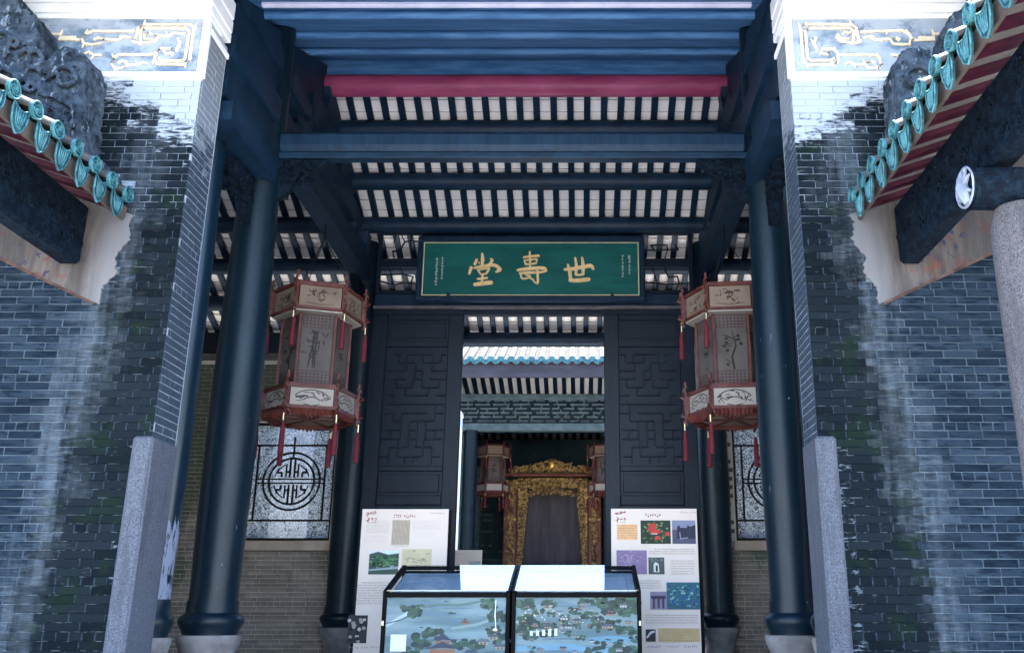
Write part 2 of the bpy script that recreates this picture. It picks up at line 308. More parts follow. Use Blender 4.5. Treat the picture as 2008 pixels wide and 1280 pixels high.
class MB:
    def __init__(s): s.v = []; s.f = []; s.m = []; s.s = []
    def add(s, vs, fs, mi=0, sm=False):
        o = len(s.v); s.v += [tuple(v) for v in vs]
        for f in fs: s.f.append(tuple(i + o for i in f)); s.m.append(mi); s.s.append(sm)
        return s
    def box(s, x0, y0, z0, x1, y1, z1, mi=0):
        x0, x1 = sorted((x0, x1)); y0, y1 = sorted((y0, y1)); z0, z1 = sorted((z0, z1))
        return s.add([(x0, y0, z0), (x1, y0, z0), (x1, y1, z0), (x0, y1, z0), (x0, y0, z1), (x1, y0, z1), (x1, y1, z1), (x0, y1, z1)],
                     [(0, 3, 2, 1), (4, 5, 6, 7), (0, 1, 5, 4), (1, 2, 6, 5), (2, 3, 7, 6), (3, 0, 4, 7)], mi)
    def cbox(s, x0, y0, z0, x1, y1, z1, c=.01, mi=0):
        """box with chamfered edges (a convex hull of 24 corners)"""
        x0, x1 = sorted((x0, x1)); y0, y1 = sorted((y0, y1)); z0, z1 = sorted((z0, z1))
        c = min(c, (x1 - x0) * .45, (y1 - y0) * .45, (z1 - z0) * .45)
        bm = bmesh.new()
        for xi in (x0, x1):
            for yi in (y0, y1):
                for zi in (z0, z1):
                    sx = 1 if xi == x0 else -1; sy = 1 if yi == y0 else -1; sz = 1 if zi == z0 else -1
                    bm.verts.new((xi + sx * c, yi + sy * c, zi)); bm.verts.new((xi + sx * c, yi, zi + sz * c)); bm.verts.new((xi, yi + sy * c, zi + sz * c))
        r = bmesh.ops.convex_hull(bm, input=bm.verts); bm.verts.index_update()
        s.add([v.co[:] for v in bm.verts], [[v.index for v in f.verts] for f in bm.faces], mi); bm.free()
        return s
    def prism(s, poly, ax, a0, a1, mi=0, sm=False):
        n = len(poly)
        def P(p, a): return (p[0], a, p[1]) if ax == 'y' else ((a, p[0], p[1]) if ax == 'x' else (p[0], p[1], a))
        vs = [P(p, a0) for p in poly] + [P(p, a1) for p in poly]
        s.add(vs, [tuple(range(n)), tuple(range(2 * n - 1, n - 1, -1))], mi)
        o = len(s.v) - 2 * n
        for i in range(n):
            j = (i + 1) % n; s.f.append((o + i, o + j, o + n + j, o + n + i)); s.m.append(mi); s.s.append(sm)
        return s
    def lathe(s, prof, c, seg=32, mi=0, ax='z', a0=0):
        vs = []; fs = []
        for r, h in prof:
            for k in range(seg):
                a = a0 + 2 * math.pi * k / seg; p, q = r * math.cos(a), r * math.sin(a)
                vs.append((c[0] + p, c[1] + q, c[2] + h) if ax == 'z' else ((c[0] + h, c[1] + p, c[2] + q) if ax == 'x' else (c[0] + p, c[1] + h, c[2] + q)))
        for i in range(len(prof) - 1):
            for k in range(seg):
                j = (k + 1) % seg; fs.append((i * seg + k, i * seg + j, (i + 1) * seg + j, (i + 1) * seg + k))
        s.add(vs, fs, mi, True)
        o = len(s.v) - len(vs); n = len(prof)
        s.f.append(tuple(o + k for k in range(seg))); s.m.append(mi); s.s.append(False)
        s.f.append(tuple(o + (n - 1) * seg + k for k in range(seg))); s.m.append(mi); s.s.append(False)
        return s
    def tube(s, path, r, seg=8, mi=0, closed=False):
        pts = [Vector(p) for p in path]; n = len(pts); vs = []; fs = []
        rr = r if isinstance(r, (list, tuple)) else [r] * n
        for i, p in enumerate(pts):
            if closed: d = pts[(i + 1) % n] - pts[i - 1]
            else: d = pts[min(i + 1, n - 1)] - pts[max(i - 1, 0)]
            d.normalize(); up = Vector((0, 0, 1)) if abs(d.z) < .9 else Vector((1, 0, 0))
            a = d.cross(up).normalized(); b = d.cross(a).normalized()
            for k in range(seg):
                t = 2 * math.pi * k / seg; vs.append(p + (a * math.cos(t) + b * math.sin(t)) * rr[i])
        for i in range(n if closed else n - 1):
            i2 = (i + 1) % n
            for k in range(seg):
                j = (k + 1) % seg; fs.append((i * seg + k, i * seg + j, i2 * seg + j, i2 * seg + k))
        if not closed: fs += [tuple(range(seg)), tuple(range((n - 1) * seg, n * seg))]
        return s.add(vs, fs, mi, True)
    def bar(s, p0, p1, w, h, mi=0, up=(0, 0, 1)):
        p0, p1 = Vector(p0), Vector(p1); d = (p1 - p0).normalized(); u = Vector(up)
        if abs(d.dot(u)) > .95: u = Vector((0, 1, 0))
        a = d.cross(u).normalized() * (w / 2); b = a.cross(d).normalized() * (h / 2)
        vs = [p0 - a - b, p0 + a - b, p0 + a + b, p0 - a + b, p1 - a - b, p1 + a - b, p1 + a + b, p1 - a + b]
        return s.add(vs, [(0, 3, 2, 1), (4, 5, 6, 7), (0, 1, 5, 4), (1, 2, 6, 5), (2, 3, 7, 6), (3, 0, 4, 7)], mi)

LOC = {}
def mesh_of(mb, mats, off=(0, 0, 0), name='mesh'):
    me = bpy.data.meshes.new(name)
    me.from_pydata([(v[0] - off[0], v[1] - off[1], v[2] - off[2]) for v in mb.v], [], mb.f)
    for m in (mats if isinstance(mats, (list, tuple)) else [mats]): me.materials.append(m)
    me.polygons.foreach_set('material_index', mb.m); me.polygons.foreach_set('use_smooth', mb.s)
    bm = bmesh.new(); bm.from_mesh(me); bmesh.ops.recalc_face_normals(bm, faces=bm.faces); bm.to_mesh(me); bm.free()
    if any(mb.s): me.set_sharp_from_angle(angle=R(42))
    me.update(); return me
def tag(o, label=None, cat=None, group=None, kind=None):
    if label: o['label'] = label
    if cat: o['category'] = cat
    if group: o['group'] = group
    if kind: o['kind'] = kind
    return o
def thing(name, label, cat, loc, group=None, kind=None):
    o = bpy.data.objects.new(name, None); COL.objects.link(o); o.empty_display_size = .2
    o.location = (loc[0], loc[1], loc[2] + E); LOC[o] = tuple(loc)
    return tag(o, label, cat, group, kind)
def obj(name, mb, mats, parent=None, loc=None, label=None, kind=None):
    if parent is not None:
        off = LOC[parent]; o = bpy.data.objects.new(name, mesh_of(mb, mats, off, name)); COL.objects.link(o); o.parent = parent; LOC[o] = off
    else:
        off = loc or (0, 0, 0); o = bpy.data.objects.new(name, mesh_of(mb, mats, off, name)); COL.objects.link(o)
        o.location = (off[0], off[1], off[2] + E); LOC[o] = tuple(off)
    if label: o['label'] = label
    if kind: o['kind'] = kind
    return o
def inst(name, me, parent, at, rot=(0, 0, 0), scale=(1, 1, 1)):
    o = bpy.data.objects.new(name, me); COL.objects.link(o); o.parent = parent; p = LOC[parent]
    o.location = (at[0] - p[0], at[1] - p[1], at[2] - p[2]); o.rotation_euler = rot; o.scale = scale; LOC[o] = tuple(at)
    return o
def copy_thing(src, loc, rz=0, **kw):
    r = src.copy(); COL.objects.link(r); r.location = (loc[0], loc[1], loc[2] + E); r.rotation_euler = (0, 0, rz); LOC[r] = tuple(loc)
    for ch in list(src.children):
        c = ch.copy(); COL.objects.link(c); c.parent = r
        for g in list(ch.children):
            d = g.copy(); COL.objects.link(d); d.parent = c
    return tag(r, **kw)
def mir(poly): return [(-p, q) for p, q in poly]

class Canvas:
    """flat printing on a rectangle: layers of thin ink shapes, each layer a little above the one below"""
    def __init__(s, o, u, v, n, step=.0012): s.o = Vector(o); s.u = Vector(u); s.v = Vector(v); s.n = Vector(n).normalized(); s.mb = MB(); s.mats = []; s.k = 1; s.step = step
    def mi(s, m):
        if m not in s.mats: s.mats.append(m)
        return s.mats.index(m)
    def poly(s, pts, m):
        s.i = getattr(s, 'i', 0) + 1; h = s.n * (s.k * s.step + (s.i % 16) * .00006); s.mb.add([s.o + s.u * p + s.v * q + h for p, q in pts], [tuple(range(len(pts)))], s.mi(m))
    def rect(s, x0, y0, x1, y1, m): s.poly([(x0, y0), (x1, y0), (x1, y1), (x0, y1)], m)
    def up(s): s.k += 1; return s
    def stroke(s, pts, w, m, asp=1.0, taper=True):
        """brush stroke: polyline ribbon in canvas units; asp = height of a unit / width of a unit"""
        P = [Vector((x, y * asp)) for x, y in pts]; n = len(P); L = []; Rr = []
        for i, p in enumerate(P):
            d = (P[min(i + 1, n - 1)] - P[max(i - 1, 0)]); d = d.normalized() if d.length > 0 else Vector((1, 0)); q = Vector((-d.y, d.x))
            k = (w[i] if isinstance(w, (list, tuple)) else w) / 2
            if taper and not isinstance(w, (list, tuple)) and i in (0, n - 1): k *= .75
            L.append(p + q * k); Rr.append(p - q * k)
        for i in range(n - 1):
            s.poly([(a.x, a.y / asp) for a in (L[i], L[i + 1], Rr[i + 1], Rr[i])], m)
    def blob(s, x, y, rx, ry, m, n=11, j=.35):
        s.poly([(x + rx * math.cos(2 * math.pi * k / n) * random.uniform(1 - j, 1 + j * .4), y + ry * math.sin(2 * math.pi * k / n) * random.uniform(1 - j, 1 + j * .4)) for k in range(n)], m)
    def text(s, x0, x1, y, h, m, gap=.25, asp=1.0, first=0):
        x = x0 + first; w = h * asp
        while x < x1 - w * .6:
            if random.random() > .06:
                for _ in range(2):
                    a = random.uniform(0, .35); b = random.uniform(.6, 1); c = random.uniform(0, .8)
                    s.rect(x + w * a * .6, y + h * c, x + w * b, y + h * (c + .2), m)
                q = random.uniform(.2, .7); s.rect(x + w * q, y + h * .05, x + w * (q + .16), y + h * random.uniform(.7, 1), m)
            x += w * (1 + gap)
    def build(s, name, parent, kind=None): return obj(name, s.mb, s.mats, parent, kind=kind)

# ------------------------------------------------------------------ the setting
PLAT = -1.0        # hall floor, a step above the courtyard
GND = -1.6
obj('ground', MB().box(-40, -60, GND - .5, 40, 120, GND), m_stone2, kind='structure')
# paved front court, slabs with open joints
court = obj('courtyard_pavement', MB().box(X0 - 3.35, -9, GND + .004, X0 + 3.35, 6.9, GND + .02), m_stone2, kind='structure')
slab_me = mesh_of(MB().cbox(-.49, -.29, 0, .49, .29, .03, .008), m_stone, name='slab')
for j in range(26):
    for i in range(7):
        xx = X0 - 3.0 + i * 1.0 + (.5 if j % 2 else 0)
        if abs(xx - X0) + .49 < 3.4: inst('paving_slab', slab_me, court, (xx, -8.6 + j * .6, GND + .02))
plat = MB(); plat.cbox(X0 - 7.2, 6.9, GND, X0 + 7.2, 18.6, PLAT, .02)
plat.cbox(X0 - 2.4, 6.3, GND, X0 + 2.4, 6.9, -1.2, .02); plat.cbox(X0 - 2.4, 5.7, GND, X0 + 2.4, 6.3, -1.4, .02)
obj('hall_terrace_floor', plat, m_stone, kind='structure')
obj('rear_courtyard_pavement', MB().box(X0 - 7.2, 18.6, GND + .004, X0 + 7.2, 21.6, GND + .03), m_stone, kind='structure')
obj('rear_hall_floor', MB().cbox(X0 - 7.2, 21.6, GND, X0 + 7.2, 32, -.75, .02), m_stone2, kind='structure')

# ------------------------------------------------------------------ bricks
def brick_mesh(L, H, mat, dpt=.03, axis='y', seed=0):
    rnd = random.Random(seed); c = .0035; mb = MB(); vs = []
    for y, g in ((dpt, 0), (0, 0), (-c, c)):
        for sx, sz in ((-1, -1), (1, -1), (1, 1), (-1, 1)):
            jx, jz = (rnd.uniform(-.002, .002), rnd.uniform(-.002, .002)) if y <= 0 else (0, 0)
            vs.append((sx * (L / 2 - g) + jx, y, sz * (H / 2 - g) + jz))
    if axis == 'x': vs = [(y, x, z) for x, y, z in vs]
    if axis == '-x': vs = [(-y, x, z) for x, y, z in vs]
    fs = [(8, 9, 10, 11)]
    for a in (0, 4):
        for k in range(4): fs.append((a + k, a + (k + 1) % 4, a + 4 + (k + 1) % 4, a + 4 + k))
    mb.add(vs, fs); return mesh_of(mb, mat, name='brick'), mb
def lay_bricks(parent, face, u0, u1, z0, z1, axis, mat, course=.0725, L=.298, ok=None, score=None, limit=300, seed=1, name='brick'):
    """courses of stretchers with a header course every sixth; the ones that show largest are objects, the rest one mass"""
    rnd = random.Random(seed); J = .0056; H = course - J; cells = []
    nrow = int((z1 - z0) / course)
    for r in range(nrow):
        zc = z0 + (r + .5) * course; head = r % 6 == 3; bl = L * .36 if head else L
        u = u0 - (rnd.uniform(.35, .65) if r % 2 else rnd.uniform(-.08, .08) + .1) * bl
        while u < u1 - .02:
            a, b = max(u, u0), min(u + bl, u1)
            if b - a > .03: cells.append(((a + b) / 2, zc, b - a - J, bl - J, head))
            u += bl
    if ok: cells = [c for c in cells if ok(c[0], c[1], c[2])]
    sc = sorted(range(len(cells)), key=lambda i: (score(cells[i]) if score else -cells[i][2])); single = set(sc[:limit])
    meshes = {}
    for head in (0, 1):
        for k in range(4): meshes[head, k] = brick_mesh((L * .36 if head else L) - J, H, mat, axis=axis, seed=k + 10 * head)
    mass = MB(); ctrs = []
    for i, (uc, zc, w, full, head) in enumerate(cells):
        me, mb = meshes[int(head), i % 4]; pr = rnd.uniform(-.002, .0012) + .005; sx = w / full
        at = (uc, face + pr, zc) if axis == 'y' else (face + (pr if axis == 'x' else -pr), uc, zc)
        if i in single:
            inst(name, me, parent, at, scale=(sx, 1, 1) if axis == 'y' else (1, sx, 1))
        else:
            mass.add([((v[0] * sx if axis == 'y' else v[0]) + at[0], (v[1] if axis == 'y' else v[1] * sx) + at[1], v[2] + at[2]) for v in mb.v], mb.f); ctrs += [at[0], at[1], at[2] + E] * len(mb.v)
    if mass.f:
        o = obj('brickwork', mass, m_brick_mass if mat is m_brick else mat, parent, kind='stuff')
        o.data.attributes.new('ctr', 'FLOAT_VECTOR', 'POINT').data.foreach_set('vector', ctrs)

# ------------------------------------------------------------------ the two courtyard walls flanking the hall
WY = 8.0
def court_wall(s, label):
    def X(d): return X0 + s * d
    t = thing('brick_wall', label, 'brick wall', (X(3.6), WY, GND), 'weathered walls flanking the hall', 'thing')
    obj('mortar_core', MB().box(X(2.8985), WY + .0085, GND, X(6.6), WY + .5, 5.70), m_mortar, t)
    ztop = 5.035
    def vis(u, z, w):
        d = abs(u - X0)
        if d < 3.06 and z < 1.476: return False                                  # behind the granite quoin
        if d > 3.52 and 2.9 + (d - 3.55) * .47 < z < 3.9 + (d - 3.55) * .5: return False   # behind the mural plaster and the roof
        return True
    def score(c):
        d = abs(c[0] - X0); z = c[1]
        out = 0 if (z > -.3 and d < 4.35 + max(0, z) * .08 and not (d > 3.5 and z > 2.6)) else 5
        return out + (1 if c[4] else 0) + abs(z - 1.9) * .25 + abs(d - 3.4) * .05
    us = sorted((X(2.894), X(6.5)))
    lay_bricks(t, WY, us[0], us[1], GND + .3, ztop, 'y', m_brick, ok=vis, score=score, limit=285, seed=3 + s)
    # return face of the wall end, beside the columns
    ax = '-x' if s < 0 else 'x'
    def okr(u, z, w): return z > 1.476
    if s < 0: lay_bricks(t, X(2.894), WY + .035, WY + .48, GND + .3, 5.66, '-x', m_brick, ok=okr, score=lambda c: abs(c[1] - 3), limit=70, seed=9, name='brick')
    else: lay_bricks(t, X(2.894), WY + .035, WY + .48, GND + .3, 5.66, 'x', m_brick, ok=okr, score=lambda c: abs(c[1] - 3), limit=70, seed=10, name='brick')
    # granite quoin
    q = MB(); q.cbox(X(2.872), WY - .022, GND, X(3.055), WY + .5, 1.476, .022)
    obj('granite_quoin', q, m_granite, t)
    # frieze: framed panel with gilt scrollwork, white cornice above
    obj('frieze_panel', MB().box(X(2.88), WY - .006, 5.085, X(6.5), WY + .03, 5.70), m_frieze, t)
    f = MB(); f.cbox(X(2.875), WY - .03, 5.035, X(6.5), WY + .035, 5.085, .006); f.cbox(X(2.875), WY - .028, 5.087, X(2.945), WY + .034, 5.698, .006)
    f.cbox(X(2.875), WY - .03, 5.70, X(6.5), WY + .3, 5.755, .008)
    obj('frieze_frame', f, m_white, t)
    c = MB(); c.cbox(X(2.87), WY - .05, 5.757, X(6.6), WY + .5, 5.86, .01); c.cbox(X(2.865), WY - .08, 5.862, X(6.6), WY + .5, 6.02, .015); c.cbox(X(2.86), WY - .12, 6.022, X(6.6), WY + .5, 6.25, .02)
    obj('white_cornice', c, m_white, t)
    # white fillet on the return face
    obj('return_fillet', MB().cbox(X(2.868), WY + .036, 5.56, X(2.893), WY + .5, 5.62, .006), m_white, t)
    cv = MB()
    def fr(zx, zy):
        px, py = zx / 2.977, zy / 2.977
        return (2.953 + (400 - px) * .00513, 5.705 - (py - 38) * .00586)
    paths = [[(240, 232), (288, 225), (288, 208), (376, 208), (376, 238), (495, 240)], [(376, 226), (470, 226)],
             [(800, 190), (640, 190), (560, 188), (520, 205), (505, 235), (520, 262), (570, 268), (620, 260), (632, 238), (600, 228), (575, 240)],
             [(640, 238), (720, 240), (745, 222), (790, 228)],
             [(935, 205), (920, 240), (870, 235), (862, 208), (890, 195), (905, 212)],
             [(940, 215), (1000, 218), (1030, 200), (1100, 205)],
             [(800, 250), (815, 240), (822, 165), (850, 150), (1120, 150), (1145, 170), (1145, 360), (1120, 382), (970, 382), (942, 360), (945, 312), (965, 290), (1030, 290), (1040, 315), (1000, 322), (990, 305)],
             [(845, 245), (838, 190), (860, 172), (1100, 172), (1118, 190), (1118, 345), (1100, 362), (985, 362), (965, 345)],
             [(800, 250), (850, 262), (920, 250), (945, 225)],
             [(945, 325), (800, 328), (735, 325), (705, 345), (700, 380), (725, 408), (770, 402), (795, 375), (760, 362), (735, 375)],
             [(800, 385), (850, 385), (880, 370), (905, 380)], [(480, 310), (520, 330), (560, 310), (590, 330), (640, 328)],
             [(1060, 300), (1075, 260), (1060, 230)]]
    if s > 0: paths = [[(x, y + random.uniform(-4, 4)) for x, y in p] for p in paths if random.random() > .12]
    for p in list(paths):
        for (xa_, ya_), (xb_, yb_) in zip(p[:-1], p[1:]):
            L_ = math.hypot(xb_ - xa_, yb_ - ya_)
            for k in range(int(L_ / 34)):
                f_ = random.random(); cx_, cy_ = xa_ + (xb_ - xa_) * f_, ya_ + (yb_ - ya_) * f_; sg = random.choice((-1, 1)); a_ = math.atan2(yb_ - ya_, xb_ - xa_) + sg * 1.57
                ct = [(cx_ + math.cos(a_ + q * .55 * sg) * (4 + 4 * q) * .6, cy_ + math.sin(a_ + q * .55 * sg) * (4 + 4 * q) * .6) for q in range(6)]
                cv.tube([(X(fr(*q)[0]), WY - .011, fr(*q)[1]) for q in ct], [.010, .010, .009, .008, .006, .004], 5)
    for p in paths:
        cv.tube([(X(fr(*q)[0]), WY - .012, fr(*q)[1]) for q in p], .016, 6)
        for q in p[1:-1:2]:
            if random.random() < .8:
                dd, zz = fr(*q); cv.tube([(X(dd), WY - .012, zz), (X(dd + random.uniform(-.03, .03)), WY - .016, zz + random.choice((-.05, .05)))], [.014, .006], 5)
    obj('scroll_relief', cv, m_scroll, t)
    # mural plaster under the gallery roof: a ragged-edged sheet of plaster following the roof slope
    rnd = random.Random(20 + s); edge = []
    for i in range(44):
        k = i / 43.; edge.append((3.35 + .21 * k ** 1.4 + rnd.uniform(-.016, .016) + .03 * math.sin(k * 17), 3.56 - .88 * k + rnd.uniform(-.006, .006)))
    poly = edge + [(4.55 + .02, 3.14), (6.4, 4.02), (6.4, 4.9), (3.9, 3.78)]
    obj('mural_plaster', MB().prism([(X(a), b) for a, b in poly], 'y', WY - .014, WY + .012), m_plaster, t)
    bd = MB(); bd.prism([(X(a), b) for a, b in ((3.58, 2.672), (4.57, 3.135), (6.4, 4.015), (6.4, 4.045), (4.57, 3.165), (3.58, 2.70))], 'y', WY - .017, WY - .005)
    obj('painted_border', bd, M('border_brown', (.035, .018, .015), (.075, .045, .036), 6, .85, .2), t)
    return t
court_wall(-1, 'weathered brick wall with granite quoin left of the doorway, teal eave tiles above it')
court_wall(1, 'weathered brick wall behind the stone column, right of the hall opening')

# ------------------------------------------------------------------ side gallery roofs with glazed eave tiles
m_glaze_d = glaze('dark_teal_glaze', (.004, .030, .040), (.012, .060, .072), (.003, .014, .02))
def disc_mesh(s):
    mb = MB(); mb.lathe([(.070, .02), (.076, 0), (.076, -.014), (.070, -.018), (.064, -.014), (.062, -.004)], (0, 0, 0), 22, ax='x'); mb.f = mb.f[:-2]; mb.m = mb.m[:-2]; mb.s = mb.s[:-2]
    mb.lathe([(.0625, -.003), (.03, -.006), (.004, -.007)], (0, 0, 0), 22, 1, ax='x')
    for k in range(3):
        a = k * 2.1; mb.tube([(-.010, math.cos(a + q * .62) * (.012 + q * .0062), math.sin(a + q * .62) * (.012 + q * .0062)) for q in range(7)], .0062, 5)
    mb.lathe([(.004, -.016), (.012, -.012), (.014, -.006)], (0, 0, 0), 8, ax='x')
    if s < 0: mb.v = [(-a, b, c) for a, b, c in mb.v]
    return mesh_of(mb, [m_glaze, m_glaze_d], name='eave_disc')
def drip_mesh(s):
    prof = [(-.088, .03), (-.092, -.03), (-.080, -.10), (-.048, -.165), (0, -.20), (.048, -.165), (.080, -.10), (.092, -.03), (.088, .03), (.05, .0), (0, -.012), (-.05, .0)]
    mb = MB(); mb.prism(prof, 'x', -.006, .012, 1)
    mb.tube([(-.008 * s, p, q) for p, q in prof], .008, 5, closed=True)
    for q in (-.055, -.028, 0, .028, .055): mb.tube([(-.009 * s, q, -.015), (-.013 * s, q * .85, -.08), (-.009 * s, q * .45, -.16)], [.006, .008, .004], 5)
    return mesh_of(mb, [m_glaze, m_glaze_d], name='drip_tile')
def gallery(s, label, rlabel):
    def X(d): return X0 + s * d
    t = thing('side_gallery', label, 'gallery', (X(3.9), 5.9, 3.4), 'side gallery roofs', 'thing')
    sl = .46; zt = lambda d: 3.68 + (d - 3.33) * sl
    dm, gm = disc_mesh(s), drip_mesh(s)
    bm_ = MB(); n = 7; seg = 10; vs = []; fs = []
    for i in range(n + 1):
        d = i / n * 2.2
        for k in range(seg + 1):
            a = math.pi * k / seg - .25 + .5 * k / seg; vs.append((s * d, math.cos(a) * .070, d * sl + math.sin(a) * .070))
    for i in range(n):
        for k in range(seg): fs.append((i * (seg + 1) + k, i * (seg + 1) + k + 1, (i + 1) * (seg + 1) + k + 1, (i + 1) * (seg + 1) + k))
    bm_.add(vs, fs, 0, True); bar_me = mesh_of(bm_, m_glaze_br, name='barrel')
    NY = 15
    for k in range(NY):
        y = 7.80 - .3 * k
        b = inst('barrel_tile', bar_me, t, (X(3.335), y, 3.68), rot=(R(random.uniform(-1, 1)), 0, R(random.uniform(-.6, .6))))
        d_ = inst('eave_disc', dm, b, (X(3.33), y, 3.68), rot=(R(random.uniform(-20, 20)), 0, R(random.uniform(-3, 3))))
        inst('drip_tile', gm, t, (X(3.35), y - .15, 3.60), rot=(R(random.uniform(-2, 2)), R(random.uniform(-6, 2)) * s, R(random.uniform(-3, 3))))
    pan = MB()
    for k in range(NY):
        y = 7.80 - .3 * k - .15; vs = []; fs = []
        for i in range(2):
            d = i * 2.2
            for q in range(7):
                a = -1 + 2 * q / 6.; vs.append((X(3.35 + d), y + a * .12, 3.64 + d * sl + .03 * a * a))
        for q in range(6): fs.append((q, q + 1, 8 + q, 7 + q))
        pan.add(vs, fs, 0, True)
    obj('pan_tiles', pan, m_glaze_br, t)
    obj('eave_board', MB().prism([(X(a), b) for a, b in ((3.42, 3.50), (3.45, 3.50), (3.47, 3.66), (3.40, 3.62))], 'y', 3.4, 7.96), m_tan, t)
    sof = MB().prism([(X(a), b) for a, b in ((3.474, 3.60), (3.85, 3.73), (5.7, 4.60), (5.7, 4.64), (3.85, 3.76), (3.474, 3.64))], 'y', 3.4, 7.96)
    obj('soffit', sof, m_cream, t)
    rf = MB().prism([(X(a) - X(3.43), b - 3.5) for a, b in ((3.475, 3.555), (3.85, 3.685), (5.6, 4.51), (5.6, 4.55), (3.85, 3.728), (3.475, 3.599))], 'y', -.055, .055)
    rme = mesh_of(rf, m_rafter_red, name='rafter')
    for k in range(NY): inst('rafter', rme, t, (X(3.43), 7.80 - .3 * k, 3.5), rot=(0, 0, R(random.uniform(-1, 1))))
    obj('roof_deck', MB().prism([(X(a), b) for a, b in ((3.5, 3.70), (5.7, 4.70), (5.7, 4.74), (3.5, 3.74))], 'y', 3.4, 7.9), m_roof_out, t)
    # carved eave purlin along the gallery
    pu = MB().cbox(X(3.76), 3.4, 3.06, X(3.96), 7.98, 3.64, .03)
    p = obj('eave_purlin', pu, m_carve, t)
    cr = MB(); rnd = random.Random(4 + s)
    for k in range(70):
        y = 3.5 + k * .064; z = 3.2 + rnd.uniform(-.06, .3); a = rnd.uniform(0, 6)
        cr.tube([(X(3.755), y + math.cos(a + q) * (.05 - .008 * q), z + math.sin(a + q) * (.05 - .008 * q)) for q in range(6)], .013, 5)
    obj('carving', cr, m_carve, p, kind='stuff')
    # end ridge of the gallery roof against the hall wall, moulded and mossy
    rt = thing('roof_ridge', rlabel, 'roof ridge', (X(4.4), 7.7, 3.9), 'mossy ridges of the gallery roofs', 'thing')
    out = [(3.40, 3.66), (3.47, 3.88), (3.62, 4.00), (3.70, 4.02), (3.745, 4.45), (3.76, 4.86), (3.83, 5.02), (3.98, 5.08), (4.09, 5.03), (4.12, 4.92), (4.20, 4.92),
           (4.26, 5.02), (4.29, 5.28), (4.36, 5.44), (4.52, 5.50), (4.56, 5.66), (4.70, 5.75), (5.2, 5.9), (5.7, 6.1), (5.7, 4.7), (4.2, 4.05)]
    rm = obj('ridge_body', MB().prism([(X(a), b) for a, b in out], 'y', 7.52, 7.93), m_moss, rt)
    mod = rm.modifiers.new('r', 'REMESH'); mod.mode = 'VOXEL'; mod.voxel_size = .022
    tx = bpy.data.textures.new('moss_relief', 'CLOUDS'); tx.noise_scale = .06; tx.noise_depth = 4
    dp = rm.modifiers.new('d', 'DISPLACE'); dp.texture = tx; dp.texture_coords = 'GLOBAL'; dp.strength = .055; dp.mid_level = .5
    ml = MB()
    ml.bar((X(3.80), 7.50, 4.42), (X(4.9), 7.50, 5.06), .05, .06); ml.bar((X(3.78), 7.50, 4.12), (X(4.9), 7.50, 4.70), .05, .05)
    for q in range(4):
        cx_, cz_ = 3.93 + q * .33, 4.70 + q * .19; ml.tube([(X(cx_ + math.cos(a * .55) * (.16 - .011 * a)), 7.49, cz_ + math.sin(a * .55) * (.16 - .011 * a)) for a in range(12)], .028, 6)
    rq = random.Random(90 + s)
    for _ in range(46):
        u_ = rq.uniform(3.78, 5.2); z_ = 3.98 + (u_ - 3.75) * .55 + rq.uniform(0, .75); a_ = rq.uniform(0, 6.3); r_ = rq.uniform(.05, .10)
        ml.tube([(X(u_ + math.cos(a_ + q * .75) * r_ * (1 - .12 * q)), 7.485, z_ + math.sin(a_ + q * .75) * r_ * (1 - .12 * q)) for q in range(7)], [.012, .022, .026, .026, .022, .018, .010], 6)
    ml.box(X(3.98), 7.46, 4.20, X(4.22), 7.52, 4.24); ml.box(X(3.98), 7.46, 4.38, X(4.22), 7.52, 4.42)
    mm = obj('moulding', ml, m_moss, rt); mod = mm.modifiers.new('r', 'REMESH'); mod.mode = 'VOXEL'; mod.voxel_size = .012; dp = mm.modifiers.new('d', 'DISPLACE'); dp.texture = tx; dp.texture_coords = 'GLOBAL'; dp.strength = .015
    return t
gallery(-1, 'gallery eave of teal disc and drip tiles beside the left frieze wall', 'dark mossy stepped roof ridge beside the left frieze panel')
gallery(1, 'gallery eave of teal disc and drip tiles above the granite column', 'dark mossy stepped roof ridge beside the right frieze panel')

# granite column of the right gallery and its cross beam with a carved end
t = thing('stone_column', 'speckled granite column standing before the brick wall at the right edge', 'column', (X0 + 3.92, 6.0, GND), kind='thing')
mb = MB().lathe([(.30, -1.6), (.30, -1.42), (.24, -1.36), (.27, -1.28), (.225, -1.2), (.205, 2.45), (.20, 2.60), (.165, 2.72)], (X0 + 3.92, 6.0, 0), 36)
obj('shaft', mb, m_granite_p, t)
t = thing('gallery_beam', 'dark cross beam with white carved oval end above the granite column', 'beam', (X0 + 3.9, 6.0, 2.72), kind='thing')
obj('beam', MB().lathe([(.15, -.28), (.155, 0), (.15, 1.9)], (X0 + 3.87, 6.0, 2.875), 24, ax='x'), m_carve, t)
ce = MB().lathe([(.15, 0), (.158, -.012), (.146, -.022), (.136, -.014), (.02, -.016)], (X0 + 3.588, 6.0, 2.885), 28, ax='x')
eo = obj('carved_end', ce, m_carve, t)
cp = MB(); rnd = random.Random(2)
cx_, cy_, cz_ = X0 + 3.565, 6.0, 2.885
cp.tube([(cx_, cy_ + .142 * math.cos(k * math.pi / 12), cz_ + .142 * math.sin(k * math.pi / 12)) for k in range(24)], .010, 5, closed=True)
cp.tube([(cx_, cy_ - .02, cz_ - .13), (cx_ - .01, cy_ - .01, cz_ - .07), (cx_ - .012, cy_ + .01, cz_), (cx_ - .008, cy_ + .03, cz_ + .06), (cx_, cy_ + .02, cz_ + .1)], [.028, .048, .052, .036, .018], 8)
for a, b in ((.1, .12), (-.06, .13), (.03, .145), (-.1, .06), (.12, .03), (-.09, -.06), (.1, -.07)):
    cp.tube([(cx_ - .006, cy_ + a * .2, cz_ + b * .3), (cx_ - .008, cy_ + a * .7, cz_ + b * .8), (cx_, cy_ + a, cz_ + b)], [.02, .016, .006], 6)
